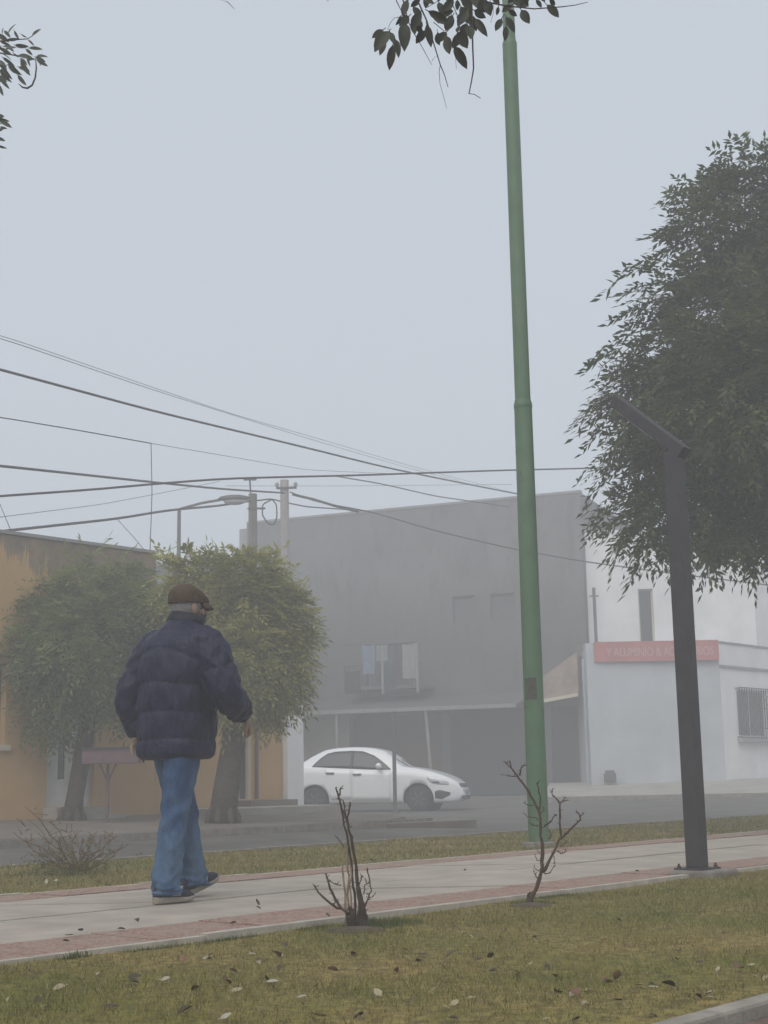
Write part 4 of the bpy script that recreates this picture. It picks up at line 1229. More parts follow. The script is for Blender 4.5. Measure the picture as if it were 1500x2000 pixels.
# separate sprays at the ragged left edge: parts that share four meshes
spray = []
for i in range(5):
    V, tint = fronds(np.zeros((1, 3)), np.array([[1.0, 0, 0.0]]), np.array([0.36]), 11, 0.017, 0.13, 0.25 + 0.12 * i, rng, 0.7)
    o = raw_mesh('leaf_spray', V, np.arange(len(V), dtype=np.int32), 4, M['leaf_dark'], tint * 0.7)
    spray.append(o.data); bpy.data.objects.remove(o)
edge = [(1500, 275), (1470, 290), (1430, 285), (1400, 300), (1370, 310), (1345, 335), (1320, 350), (1305, 380), (1300, 410), (1300, 450), (1280, 480), (1262, 500), (1245, 540), (1255, 580), (1258, 605), (1275, 620), (1262, 640), (1225, 668), (1205, 680), (1195, 690), (1215, 705), (1225, 720), (1230, 745), (1185, 770), (1165, 780), (1160, 800), (1180, 815), (1200, 830), (1205, 855), (1175, 890), (1165, 905), (1180, 915), (1230, 935), (1225, 960), (1170, 975), (1165, 990), (1160, 1010), (1185, 1020), (1205, 1010), (1225, 1050), (1215, 1070), (1240, 1090), (1260, 1080), (1285, 1085), (1310, 1095), (1340, 1115), (1380, 1122), (1420, 1130), (1460, 1125), (1495, 1120)]
for q, (u, v) in enumerate(edge):
    for r_ in range(int(rng.integers(1, 5)) if v < 1080 else 1):
        p = at(u + 18 + rng.normal(0, 11), v + rng.normal(0, 9), BY + rng.normal(0, 0.25)) - bb
        o = link_mesh('leaf_spray', spray[int(rng.integers(5))], big)
        ang = math.atan2(-(v - 740), (u - 1510))            # outwards from the crown centre
        if v < 420: p = p + (tp - p) * 0.09
        if v > 1080: p = p + Vector((0, 0, 0.26))
        dirv = Vector((math.cos(ang) - 0.25, rng.normal(0, 0.35), math.sin(ang) * 0.5 - 0.22)).normalized()
        o.rotation_euler = (Matrix.Rotation(0, 3, 'X') @ dirv.to_track_quat('X', 'Z').to_matrix()).to_euler()
        o.location = p
        s_ = rng.uniform(0.8, 1.35); o.scale = (s_, s_, s_)

# ------------------------------------------------------------------ branch with broad oval leaves hanging in at the top
def leaf_mesh(name, ln, wd, m, cup, bend, rng, seg=5):
    """one leaf along +Y, folded on its midrib, with a short stalk"""
    V, F = [], []
    for i in range(seg + 1):
        t = i / seg
        w_ = wd * math.sin(math.pi * min(1, 0.06 + 0.94 * t) ** 0.95) ** 0.8 if i < seg else 0.0
        if i == 0: w_ = wd * 0.12
        z = -bend * ln * t * t
        y = ln * t
        V += [(-w_, y, z + cup * w_), (0, y, z), (w_, y, z + cup * w_)]
    for i in range(seg):
        a = 3 * i
        F += [(a, a + 1, a + 4, a + 3), (a + 1, a + 2, a + 5, a + 4)]
    k = len(V)
    V += [(-0.0015, -0.012, 0.002), (0.0015, -0.012, 0.002), (0.0015, 0.002, 0.002), (-0.0015, 0.002, 0.002)]
    F.append((k, k + 1, k + 2, k + 3))
    me = bpy.data.meshes.new(name)
    me.from_pydata(V, [], F)
    me.materials.append(m)
    me.polygons.foreach_set('use_smooth', [True] * len(me.polygons))
    return me
M['leaf_over'] = mat('broad_leaf', (0.03, 0.034, 0.02), 0.5, 0.3, 9, base2=(0.062, 0.066, 0.04), spec=0.3)
M['leaf_narrow'] = mat('narrow_leaf', (0.03, 0.04, 0.024), 0.5, 0.3, 9, base2=(0.09, 0.10, 0.045), spec=0.3)
def place_leaf(parent, off, p0, p1, wratio, m, rng, face, name='leaf', bend=0.12):
    ax = p1 - p0; ln = ax.length
    me = leaf_mesh(name, ln, ln * wratio, m, rng.uniform(0.15, 0.5), bend * rng.uniform(0.2, 1.4), rng)
    o = link_mesh(name, me, parent)
    y = ax.normalized()
    z = (face + Vector(rng.normal(0, 0.35, 3))).normalized()
    x = y.cross(z).normalized(); z = x.cross(y)
    o.matrix_local = Matrix.Translation(p0 - off) @ Matrix((x, y, z)).transposed().to_4x4()
    return o
rng = np.random.default_rng(31)
bt = Vector((-3.4, 3.4, -0.03))
ov = empty('overhanging_tree', bt, 0, 'dark twigs with broad oval leaves hanging in above the green pole', 'tree')
OY = 4.5
def c2(x, y): return (680 + x / 3.0, y / 3.0)
limb_end = at(950, -160, OY + 0.1) - bt
MB().tube([(0, 0, -0.1), (0, 0, 0.8), (0.05, 0.02, 2.2), (0.1, 0.05, 3.6)], [0.19, 0.15, 0.13, 0.11], 12).build('trunk', M['bark'], ov, smooth=True)
mid_ = Vector((1.4, 0.35, 3.75))
MB().tube([(0.1, 0.05, 3.4), mid_, limb_end], [0.075, 0.05, 0.018], 8).build('limb', M['bark'], ov, smooth=True)
fr = mid_.lerp(limb_end, 0.78)
for (cu, cv) in ((300, -60), (420, -90), (720, -60), (560, -120)):
    q = at(*c2(cu, cv), OY) - bt
    MB().tube([fr if cu < 700 else mid_.lerp(limb_end, 0.95), q], [0.012, 0.006], 6).build('twig', M['twig_dark'], ov)
tw = [([(420, -90), (405, 0), (460, 120), (500, 250), (540, 380), (565, 440), (585, 510)], 0.0034, 0.0012),
      ([(540, 380), (533, 420), (538, 490), (560, 570), (577, 635)], 0.0012, 0.0006),
      ([(720, -60), (722, 0), (728, 150), (730, 280), (735, 400), (722, 480), (708, 548), (740, 553), (775, 575)], 0.0036, 0.0012),
      ([(720, -40), (800, 10), (930, 35), (1090, 52), (1250, 40), (1330, 30), (1405, 12)], 0.0034, 0.001),
      ([(300, -60), (335, 40), (345, 110), (385, 195), (430, 270), (490, 380)], 0.003, 0.0008),
      ([(490, 360), (505, 335), (522, 330)], 0.0007, 0.0005), ([(636, 290), (630, 350), (634, 402)], 0.001, 0.0006),
      ([(270, -40), (285, 10), (310, 60), (330, 90)], 0.002, 0.001), ([(300, 100), (270, 105), (250, 130), (230, 175)], 0.0012, 0.0007),
      ([(850, 20), (850, 80), (835, 132)], 0.001, 0.0005), ([(500, 130), (560, 180), (590, 240), (640, 270)], 0.0016, 0.0009), ([(560, -120), (600, 0), (640, 90), (650, 180)], 0.0024, 0.0009),
      ([(460, 45), (520, 10), (560, -30)], 0.0012, 0.001), ([(-200, -90), (-420, -60), (-600, -40), (-720, -20), (-755, -5), (-705, 12), (-668, 52)], 0.003, 0.0008), ([(-120, -60), (-110, -10), (-122, 8)], 0.002, 0.001), ([(300, -60), (100, -90), (-120, -60), (-200, -90)], 0.004, 0.003)]
for pp, r0, r1 in tw:
    dy = rng.normal(0, 0.06)
    pts = [at(*c2(x, y), OY + dy + 0.02 * math.sin(i * 1.7)) - bt for i, (x, y) in enumerate(pp)]
    MB().tube(pts, list(np.linspace(r0, r1, len(pts))), 6).build('twig', M['twig_dark'], ov, smooth=True)
LV = [(205,175,140,218,.28),(240,185,152,298,.3),(215,230,185,325,.2),(262,265,240,412,.2),(275,230,300,330,.2),(246,190,270,255,.25),(330,135,330,290,.24),(310,90,280,150,.34),(355,95,300,150,.3),(420,80,370,170,.32),(400,150,440,205,.28),(460,145,490,270,.2),(345,0,320,100,.24),(420,0,365,40,.3),(470,65,590,130,.2),(525,190,530,265,.36),(600,100,570,175,.32),(640,90,690,120,.34),(650,150,640,190,.4),(580,215,590,315,.3),(640,190,700,280,.36),(620,270,700,400,.23),(700,150,720,230,.36),(600,15,555,65,.36),(640,0,640,60,.3),(660,40,700,130,.34),(745,110,812,208,.2),(740,60,805,105,.3),(760,40,818,70,.3),(830,10,835,80,.28),(900,110,862,182,.3),(925,155,920,238,.24),(925,100,980,185,.26),(1015,60,1060,135,.32),(1165,30,1238,100,.32),(1100,0,1135,45,.32),(1060,0,1000,45,.32),(960,30,900,70,.3),(940,60,990,95,.3),(440,0,510,15,.3),(880,40,870,90,.26),(700,60,640,150,.3),(380,120,390,200,.26),(960,0,1060,35,.3),(1180,0,1215,30,.36),(560,80,620,60,.3),(500,75,560,140,.28),
      (500,-70,470,20,.3),(380,-60,330,-10,.32),(560,-60,600,20,.3),(660,-70,690,30,.3),(780,-60,800,40,.28),(850,-50,880,30,.3),(980,-60,940,20,.3),(1120,-60,1150,10,.3),(720,-20,770,50,.3),(800,-10,760,55,.3),(1010,-20,1060,30,.3),(300,-50,250,-8,.3),(420,-140,360,-60,.3),(540,-150,500,-60,.3),(700,-160,640,-70,.3),(860,-150,900,-60,.3),(1000,-140,1040,-50,.3),(1240,-70,1280,-10,.3),(170,-90,210,-15,.3)]
for (x0, y0, x1, y1, wr) in LV:
    dy = OY + rng.normal(0, 0.07)
    a, b_ = at(*c2(x0, y0), dy), at(*c2(x1, y1), dy + rng.normal(0, 0.012))
    place_leaf(ov, bt, a, b_, wr * 0.88, M['leaf_over'], rng, Vector((0, -1, -0.25)))
for _ in range(26):      # the mass of leaves where the twigs meet
    x, y = rng.uniform(330, 820), rng.uniform(-60, 210)
    if y > 120 and not (420 < x < 720): continue
    an = rng.normal(1.4, 0.6); L_ = rng.uniform(60, 105)
    dy = OY + 0.1 + rng.normal(0, 0.05)
    place_leaf(ov, bt, at(*c2(x, y), dy), at(*c2(x + L_ * math.cos(an), y + L_ * math.sin(an)), dy), 0.27, M['leaf_over'], rng, Vector((0.1, -1, -0.3)))

# narrow leaved branch at the upper left
lt0 = Vector((-4.6, 8.6, -0.02))
lv = empty('narrow_leaved_tree', lt0, 0, 'narrow leaved branch reaching in at the upper left edge', 'tree')
LYY = 8.8
def c1(x, y): return (x / 3.75, y / 3.75)
MB().tube([(0, 0, -0.1), (0, 0, 1.2), (0.05, 0, 3.4), (0.1, 0, 6.0)], [0.22, 0.18, 0.15, 0.1], 12).build('trunk', M['bark'], lv, smooth=True)
le = at(-80, 90, LYY) - lt0
MB().tube([(0.08, 0, 4.6), (0.7, 0.1, 5.2), le], [0.07, 0.045, 0.02], 8).build('limb', M['bark'], lv, smooth=True)
for pp in ([(-300, 330), (-100, 300), (20, 300), (120, 290), (200, 285), (240, 262)], [(-300, 330), (-60, 380), (80, 400), (180, 420), (262, 440)], [(-300, 335), (-80, 480), (0, 520), (60, 470), (140, 540)],
           [(262, 440), (266, 500), (258, 570), (235, 625), (200, 646), (165, 640), (135, 612)], [(-300, 340), (-160, 700), (-60, 920), (10, 905)], [(-160, 700), (-80, 980), (0, 1020)]):
    pts = [at(*c1(x, y), LYY + 0.03 * math.sin(i * 2.1)) - lt0 for i, (x, y) in enumerate(pp)]
    MB().tube(pts, list(np.linspace(0.006, 0.0025, len(pts))) if len(pp) != 7 else [0.003, 0.005, 0.006, 0.006, 0.007, 0.006, 0.002], 6).build('twig', M['twig_dark'], lv, smooth=True)
NL = [(60,245,103,155),(20,250,10,190),(30,225,75,270),(105,225,130,285),(50,290,140,290),(235,262,297,203),(155,250,195,280),(205,290,250,330),(210,352,308,350),(110,330,205,345),(20,340,110,350),(30,370,120,330),(100,390,130,420),(190,360,235,400),(135,405,240,415),(265,415,348,400),(260,420,330,450),(270,440,348,482),(255,430,190,440),(150,440,215,555),(135,490,220,520),(285,440,300,480),(0,440,50,520),(20,420,100,480),(60,460,130,555),(0,510,65,600),(0,570,65,650),(130,550,190,625),(10,905,55,875),(0,930,50,942),(-30,1005,35,1030),(-30,1065,45,1085),(0,300,60,330),(-20,250,60,300),(0,390,90,420),(40,310,100,380),(0,350,80,400),(-40,460,30,500),(150,425,200,470),(200,420,215,480)]
for (x0, y0, x1, y1) in NL:
    dy = LYY + rng.normal(0, 0.08)
    place_leaf(lv, lt0, at(*c1(x0, y0), dy), at(*c1(x1, y1), dy), rng.uniform(0.12, 0.19), M['leaf_narrow'], rng, Vector((0, -1, -0.3)), bend=0.25)
for _ in range(46):
    x, y = rng.uniform(-420, 20), rng.uniform(150, 620) + rng.choice([0, 0, 420])
    an = rng.normal(0.6, 0.8); L_ = rng.uniform(60, 110)
    dy = LYY + rng.normal(0, 0.12)
    place_leaf(lv, lt0, at(*c1(x, y), dy), at(*c1(x + L_ * math.cos(an), y + L_ * math.sin(an)), dy), 0.15, M['leaf_narrow'], rng, Vector((0, -1, -0.3)), bend=0.25)

# ================================================================== BARE SHRUBS
def shrub(name, base, z0, stems, label, cu, px_per, seed, depth=0.12):
    """stems: (points in enlarged-crop pixels relative to the base, r0, r1, material)"""
    rng_ = np.random.default_rng(seed)
    p0 = gp(base[0], base[1], z0)
    k = p0.y / FPX / px_per
    e = empty(name, p0, 0, label, 'shrub')
    for pts_, r0, r1, m in stems:
        dy = rng_.uniform(-1, 1) * depth
        P = []
        # real stems wander a little between the measured points
        fine = [pts_[0]]
        for (xa, ya), (xb, yb) in zip(pts_[:-1], pts_[1:]):
            ds = math.hypot(xb - xa, yb - ya)
            for f in (0.33, 0.67, 1.0):
                j_ = 0.0 if f == 1.0 else ds * 0.035
                fine.append((xa + (xb - xa) * f + rng_.normal(0, 1) * j_, ya + (yb - ya) * f + rng_.normal(0, 1) * j_))
        pts_ = fine
        L0 = len(pts_)
        for i, (x, y) in enumerate(pts_):
            f = i / max(1, L0 - 1)
            hz = -(y - cu[1]) * k
            P.append(Vector(((x - cu[0]) * k, dy * max(0.0, hz) * 1.2 + rng_.normal(0, 0.002), hz)))
        o = MB().tube(P, list(np.linspace(r0 * 1.2, r1 * 1.2, L0) * rng_.uniform(0.85, 1.2, L0)), 6).build('stem', M[m], e, smooth=True)
        # buds and stubs along the stem
        nb = MB()
        for i in range(1, L0):
            for _ in range(1):
                q = P[i - 1].lerp(P[i], rng_.uniform(0.2, 1.0))
                dd = Vector((rng_.normal(0, 1), rng_.normal(0, 1), rng_.uniform(0, 1))).normalized()
                ln = rng_.uniform(0.006, 0.022)
                nb.tube([q, q + dd * ln], [0.0022, 0.0012], 5)
        nb.build('buds', M[m], o)
    return e
# crop 600..760 x 1480..1850 at 5.405x ; base (535,1830)
s1 = [([(545,1830),(560,1600),(535,1350),(520,1150),(480,900),(440,730),(400,640)], .0085,.004,'twig_dark'),
      ([(560,1830),(590,1640),(560,1500),(540,1400)], .015,.008,'twig_dark'),
      ([(500,1830),(480,1650),(450,1600)], .014,.008,'twig_dark'),
      ([(520,1830),(510,1620),(490,1400),(475,1150),(450,1000),(425,850),(385,650),(350,500),(322,400)], .006,.0035,'twig_dark'),
      ([(350,520),(372,450),(383,400)], .003,.0025,'twig_dark'), ([(440,730),(460,640),(473,560)], .004,.0028,'twig_dark'), ([(425,690),(418,600),(402,530)], .0025,.002,'twig_dark'),
      ([(450,1830),(445,1600),(450,1300),(440,1100),(420,1000)], .005,.003,'twig_pale'),
      ([(430,1800),(410,1560),(390,1300),(398,1100),(405,980)], .0055,.003,'twig_pale'),
      ([(400,1000),(370,950),(320,890)], .0025,.0015,'twig'),
      ([(480,1830),(470,1500),(468,1200)], .004,.003,'twig_pale'),
      ([(470,1700),(400,1640),(290,1590),(180,1500),(120,1430),(92,1385)], .005,.003,'twig'),
      ([(440,1680),(340,1570),(280,1450),(240,1330),(215,1260)], .005,.003,'twig'),
      ([(245,1330),(300,1365),(370,1385)], .002,.0018,'twig'), ([(290,1590),(300,1560),(345,1545)], .002,.0015,'twig'),
      ([(600,1620),(630,1550),(680,1450),(660,1320),(640,1215)], .004,.002,'twig'), ([(680,1450),(640,1530),(715,1475)], .0025,.0015,'twig'),
      ([(560,1380),(580,1310),(600,1300)], .0022,.0016,'twig'), ([(600,1480),(610,1400),(635,1370),(620,1330)], .0022,.0014,'twig'),
      ([(600,1830),(615,1700),(600,1600)], .012,.006,'twig_dark'), ([(470,1830),(430,1720),(420,1640)], .01,.005,'twig_dark')]
shrub('bare_shrub', (699, 1816), -0.02, s1, 'upright bare shrub with blackened stems in front of the path', (535, 1830), 5.405, 1)
# crop 960..1180 x 1480..1800 at 6.25x ; base (460,1820)
s2 = [([(440,1830),(520,1650),(580,1500),(615,1380),(625,1150),(610,950),(605,760),(540,600),(440,430),(350,300),(280,210),(265,120)], .011,.0025,'twig'),
      ([(430,1820),(440,1690),(470,1660)], .009,.004,'twig_dark'),
      ([(620,1430),(700,1300),(780,1160),(850,1040),(840,850),(850,640),(820,590),(760,530),(765,460)], .0075,.002,'twig'),
      ([(850,1050),(940,980),(1050,880),(1105,830),(1095,770),(1060,720)], .0055,.002,'twig'), ([(1098,790),(1140,750)], .002,.001,'twig'),
      ([(855,640),(880,605),(960,600)], .003,.0014,'twig'), ([(890,600),(915,570)], .002,.001,'twig'),
      ([(620,760),(625,600),(610,470),(600,400)], .004,.002,'twig_dark'), ([(600,405),(645,360)], .002,.001,'twig_dark'), ([(640,740),(680,670)], .0025,.001,'twig'),
      ([(370,300),(380,240),(400,190),(435,180)], .004,.0015,'twig_dark'), ([(350,305),(290,310),(180,290)], .0022,.0008,'twig'), ([(280,210),(230,160),(205,130)], .0022,.0009,'twig'),
      ([(545,660),(490,650),(430,620)], .003,.0012,'twig_dark'), ([(600,830),(570,800),(480,790),(420,740)], .0022,.001,'twig'), ([(600,900),(540,890),(500,870)], .0025,.0013,'twig'),
      ([(650,900),(720,850),(770,780),(800,765)], .0032,.0014,'twig_dark'), ([(700,1050),(735,1000),(700,930)], .002,.001,'twig'),
      ([(790,1180),(840,1220),(905,1195),(895,1170)], .0028,.001,'twig'), ([(830,1140),(880,1110),(920,1060)], .002,.001,'twig'),
      ([(640,1450),(710,1440),(770,1330),(765,1260)], .0026,.001,'twig'), ([(600,1420),(540,1400),(510,1360)], .002,.001,'twig'), ([(600,1290),(555,1290),(525,1220)], .0016,.0008,'twig'),
      ([(600,1220),(560,1150),(540,1080),(545,1000)], .0018,.0009,'twig_pale'), ([(560,1500),(530,1460),(510,1400)], .002,.001,'twig')]
shrub('bare_shrub', (1035, 1771), -0.02, s2, 'forked bare brown shrub standing in front of the green pole base', (455, 1825), 6.25, 2)
for (u, v, r_) in ((695, 1820, 0.16), (1037, 1772, 0.13)):
    q = gp(u, v, -0.02)
    o = MB().lathe([(r_, -0.03), (r_ * 0.8, 0.004), (r_ * 0.45, 0.012), (0.02, 0.016)], 18).build('soil', M['soil'], smooth=True)
    o.location = (q.x, q.y, -0.012); o.scale = (1.0, 0.8, 1.0)
    tag(o, kind='structure')
# untidy low bush on the far grass, crop 0..300 x 1560..1760 at 5x ; base (770,745)
s3 = []
r3 = np.random.default_rng(9)
for (tx, ty) in ((310,90),(230,240),(150,340),(270,410),(500,230),(400,350),(550,360),(660,340),(700,330),(830,400),(960,420),(1060,350),(1120,400),(1200,480),(1190,500),(920,350),(880,540),(600,480),(450,500),(1010,560),(350,520),(640,560)):
    x0_ = 770 + r3.normal(0, 25)
    mx_, my_ = x0_ * 0.5 + tx * 0.5 + r3.normal(0, 30), 745 * 0.5 + ty * 0.5 + r3.normal(0, 25)
    s3.append(([(x0_, 760), ((x0_ + mx_) / 2 + r3.normal(0, 12), (745 + my_) / 2), (mx_, my_), ((mx_ + tx) / 2 + r3.normal(0, 25), (my_ + ty) / 2 + r3.normal(0, 20)), (tx, ty)], .0055, .002, 'twig_bush'))
    for q in range(3):
        f = r3.uniform(0.4, 0.95)
        bx_, by_ = mx_ + (tx - mx_) * f, my_ + (ty - my_) * f
        s3.append(([(bx_, by_), (bx_ + r3.normal(0, 60), by_ - r3.uniform(10, 80))], .003, .0012, 'twig_bush'))
bush = shrub('scrubby_bush', (154, 1708), -0.01, s3, 'low scrubby bush of bare twigs and few green leaves on the far grass', (770, 745), 5.0, 3, 0.5)
n = 340
P = np.stack([r3.normal(-0.07, 0.17, n), r3.normal(0, 0.14, n), np.abs(r3.normal(0.06, 0.08, n))], 1)
D = nrm(r3.normal(0, 1, (n, 3)) + np.array([0, 0, 0.6]))
V, tint = fronds(P, D, r3.uniform(0.03, 0.06, n), 5, 0.006, 0.024, 0.1, r3)
raw_mesh('foliage', V, np.arange(len(V), dtype=np.int32), 4, leaf_mat('bush_leaves', (0.07, 0.075, 0.025), (0.2, 0.19, 0.07), 0.2), tint, parent=bush)

# ================================================================== GRASS AND FALLEN LEAVES
def grass(name, zf, n0, n1, count_img, count_uni, s_rng, vr, h, wd, seed, tuft=None):
    rng = np.random.default_rng(seed)
    pts = []
    # even cover, plus more blades near the camera where single blades can be told apart
    s = rng.uniform(s_rng[0], s_rng[1], count_uni); n = rng.uniform(n0, n1, count_uni)
    s2 = s_rng[0] + (s_rng[1] - s_rng[0]) * rng.uniform(0, 1, count_img) ** 2.0; n2 = rng.uniform(n0, n1, count_img)
    s = np.concatenate([s, s2]); n = np.concatenate([n, n2])
    x = s * S.x + n * N.x; y = s * S.y + n * N.y
    dist = np.hypot(x, y)
    m_ = len(s)
    z = np.array([zf(a, b) for a, b in zip(s, n)]) - 0.004
    sc = np.clip(dist / 7.0, 0.8, 3.0)
    clump = 0.5 + 0.5 * np.sin(s * 5.1 + 1.7 * np.sin(n * 4.3)) * np.sin(n * 6.7 + 1.3 * np.sin(s * 3.1))
    hh = h * rng.uniform(0.5, 1.25, m_) * (0.65 + 0.7 * clump)
    an = rng.uniform(0, 2 * np.pi, m_); ln = rng.normal(0, 0.55, (m_, 2)) * hh[:, None]
    w_ = wd * rng.uniform(0.7, 1.3, m_) * sc
    hh = hh * np.clip((n - n0) / 0.15, 0.5, 1)
    b0 = np.stack([x - w_ * np.cos(an), y - w_ * np.sin(an), z], 1)
    b1 = np.stack([x + w_ * np.cos(an), y + w_ * np.sin(an), z], 1)
    tp = np.stack([x + ln[:, 0], y + ln[:, 1], z + hh], 1)
    V = np.stack([b0, b1, tp], 1).reshape(-1, 3)
    tint = np.repeat(rng.uniform(0, 1, m_), 3)
    o = raw_mesh(name, V, np.arange(3 * m_, dtype=np.int32), 3, M['blade'], tint)
    return tag(o, 'short patchy olive grass', None, None, 'stuff')
g1 = grass('grass', near_z, 2.095, 4.69, 110000, 60000, (1.0, 14.0), None, 0.026, 0.0016, 5)
g1['label'] = 'short patchy olive grass on the near side of the path'
g2 = grass('grass', far_z, 7.58, 10.36, 50000, 60000, (1.0, 34.0), None, 0.035, 0.0022, 6)
g2['label'] = 'strip of green grass between the path and the road'
# greener tufts at the feet of the shrubs and along the path edge
def tufts(places, seed):
    rng = np.random.default_rng(seed)
    V, T = [], []
    for (p, r, cnt, h) in places:
        a = rng.uniform(0, 2 * np.pi, cnt); q = r * np.sqrt(rng.uniform(0, 1, cnt))
        x = p[0] + q * np.cos(a); y = p[1] + q * np.sin(a)
        nn = x * N.x + y * N.y; over = np.maximum(0, nn - 4.69); x = x - over * N.x; y = y - over * N.y
        hh = 0.6 * h * rng.uniform(0.4, 1.1, cnt); b = rng.uniform(0, 6.28, cnt)
        w_ = 0.0028
        ln = rng.normal(0, 0.4, (cnt, 2)) * hh[:, None]
        V.append(np.stack([np.stack([x - w_ * np.cos(b), y - w_ * np.sin(b), np.full(cnt, -0.03)], 1), np.stack([x + w_ * np.cos(b), y + w_ * np.sin(b), np.full(cnt, -0.03)], 1), np.stack([x + ln[:, 0], y + ln[:, 1], -0.02 + hh], 1)], 1).reshape(-1, 3))
        T.append(np.repeat(rng.uniform(0, 1, cnt), 3))
    V = np.concatenate(V)
    return raw_mesh('grass_tufts', V, np.arange(len(V), dtype=np.int32), 3, leaf_mat('tuft_green', (0.045, 0.07, 0.018), (0.12, 0.15, 0.045), 0.15), np.concatenate(T))
pl_ = [(gp(u, v, -0.02), r, c_, h) for (u, v, r, c_, h) in ((770, 1806, .14, 700, .055), (740, 1812, .1, 400, .05), (650, 1800, .1, 300, .05), (1040, 1768, .12, 400, .05), (1090, 1755, .2, 450, .045), (980, 1752, .2, 450, .04), (620, 1815, .15, 350, .045), (70, 1868, .08, 200, .07), (1330, 1712, .12, 260, .05), (1410, 1712, .12, 260, .05), (250, 1850, .2, 300, .04), (380, 1832, .2, 300, .04))]
tag(tufts(pl_, 3), 'greener grass tufts round the bare shrubs and along the path edge', None, None, 'stuff')

# fallen leaves, each one its own object
rng = np.random.default_rng(44)
lm = [mat('pale_dry_leaf', (0.33, 0.28, 0.18), 0.7, 0.25, 30), mat('dark_dry_leaf', (0.065, 0.053, 0.035), 0.8, 0.3, 30), mat('brown_dry_leaf', (0.17, 0.10, 0.06), 0.8, 0.3, 30), mat('silver_leaf', (0.36, 0.34, 0.27), 0.6, 0.15, 30)]
kinds = [('pale dry fallen leaf lying on the near grass', 'pale fallen leaves on the near grass'), ('dark curled fallen leaf lying on the near grass', 'dark fallen leaves on the near grass'), ('brown fallen leaf lying on the near grass', 'brown fallen leaves on the near grass'), ('silvery white fallen leaf lying on the near grass', 'silvery fallen leaves on the near grass')]
lms = []
for k in range(4):
    vs_ = []
    for q in range(3):
        vs_.append(leaf_mesh('fallen_leaf', 0.055, (0.014, 0.016, 0.017, 0.013)[k], lm[k], rng.uniform(0.2, 0.9), rng.uniform(-0.5, 0.35), rng))
    lms.append(vs_)
spots = [(265, 1841, 0), (200, 1898, 0), (300, 1822, 0), (405, 1868, 3), (60, 1895, 0), (275, 1904, 1), (255, 1917, 1), (390, 1927, 1), (545, 1896, 1), (520, 1917, 3), (450, 1935, 0), (230, 1965, 1), (100, 1965, 0), (128, 1924, 0), (70, 1958, 1), (485, 1863, 3), (545, 1863, 3), (660, 1896, 2), (695, 1896, 1), (615, 1928, 3), (580, 1948, 3), (595, 1963, 1), (640, 1985, 0), (430, 1990, 3), (350, 1980, 1), (855, 1777, 3), (915, 1826, 0), (975, 1828, 1), (890, 1810, 1), (1050, 1828, 2), (1180, 1833, 2), (800, 1858, 0), (825, 1865, 1), (1038, 1878, 0), (1065, 1884, 1), (970, 1895, 1), (1012, 1901, 0), (1020, 1902, 0), (840, 1937, 0), (880, 1963, 0), (800, 1956, 1), (1090, 1935, 1), (1120, 1940, 0), (1138, 1961, 0), (1150, 1933, 0), (1262, 1925, 0), (1347, 1948, 3), (1370, 1950, 1), (1325, 1873, 1), (1330, 1857, 0), (1145, 1727, 3), (1100, 1743, 1), (1500, 1905, 0), (1358, 1878, 1), (895, 1990, 1), (1078, 1990, 0), (1265, 1979, 0), (960, 1870, 1), (880, 1970, 0), (1400, 1822, 0), (1217, 1953, 1), (505, 1876, 0), (560, 1850, 1), (20, 1945, 0), (330, 1890, 1), (165, 1845, 1), (710, 1980, 1), (745, 1945, 0), (690, 1860, 0), (1290, 1780, 0), (1215, 1800, 1)]
drift = [(rng.uniform(0, 1500), rng.uniform(1860, 2000)) for _ in range(9)]
for (u, v) in [(lambda c_: (c_[0] + rng.normal(0, 70), c_[1] + rng.normal(0, 14)))(drift[int(rng.integers(9))]) for _ in range(46)]:
    spots.append((u, v, int(rng.choice([0, 0, 1, 1, 2, 3]))))
def put_leaf(name, me, p, label, group, sc):
    o = link_mesh(name, me)
    o.location = p
    o.rotation_euler = (rng.normal(0, 0.3), rng.normal(0, 0.3), rng.uniform(0, 6.28))
    o.scale = (sc, sc, sc)
    return tag(o, label, 'fallen leaf', group)
for (u, v, k) in spots:
    p = gp(u, v, -0.005)
    n_ = p.x * N.x + p.y * N.y
    if not 2.18 < n_ < 4.68: continue
    put_leaf('fallen_leaf', lms[k][int(rng.integers(3))], p, kinds[k][0], kinds[k][1], rng.uniform(0.5, 0.95))
for (u, v) in ((145, 1825), (160, 1818), (135, 1838), (270, 1801), (500, 1770), (505, 1768), (210, 1706 + 20), (905, 1700), (730, 1682), (970, 1654), (390, 1741), (450, 1803), (645, 1790), (245, 1815), (1240, 1700)):
    put_leaf('fallen_leaf', lms[1][int(rng.integers(3))], gp(u, v, 0.012), 'small dark leaf scrap lying on the path', 'leaf scraps on the path', rng.uniform(0.5, 0.9))
for (u, v) in ((112, 1720), (90, 1726), (30, 1689), (200, 1660), (870, 1660), (590, 1672), (960, 1640), (820, 1650)):
    put_leaf('fallen_leaf', lms[3][int(rng.integers(3))], gp(u, v, 0.02), 'pale leaf scrap lying on the far grass strip', 'pale leaf scraps on the far grass', rng.uniform(0.6, 1.0))

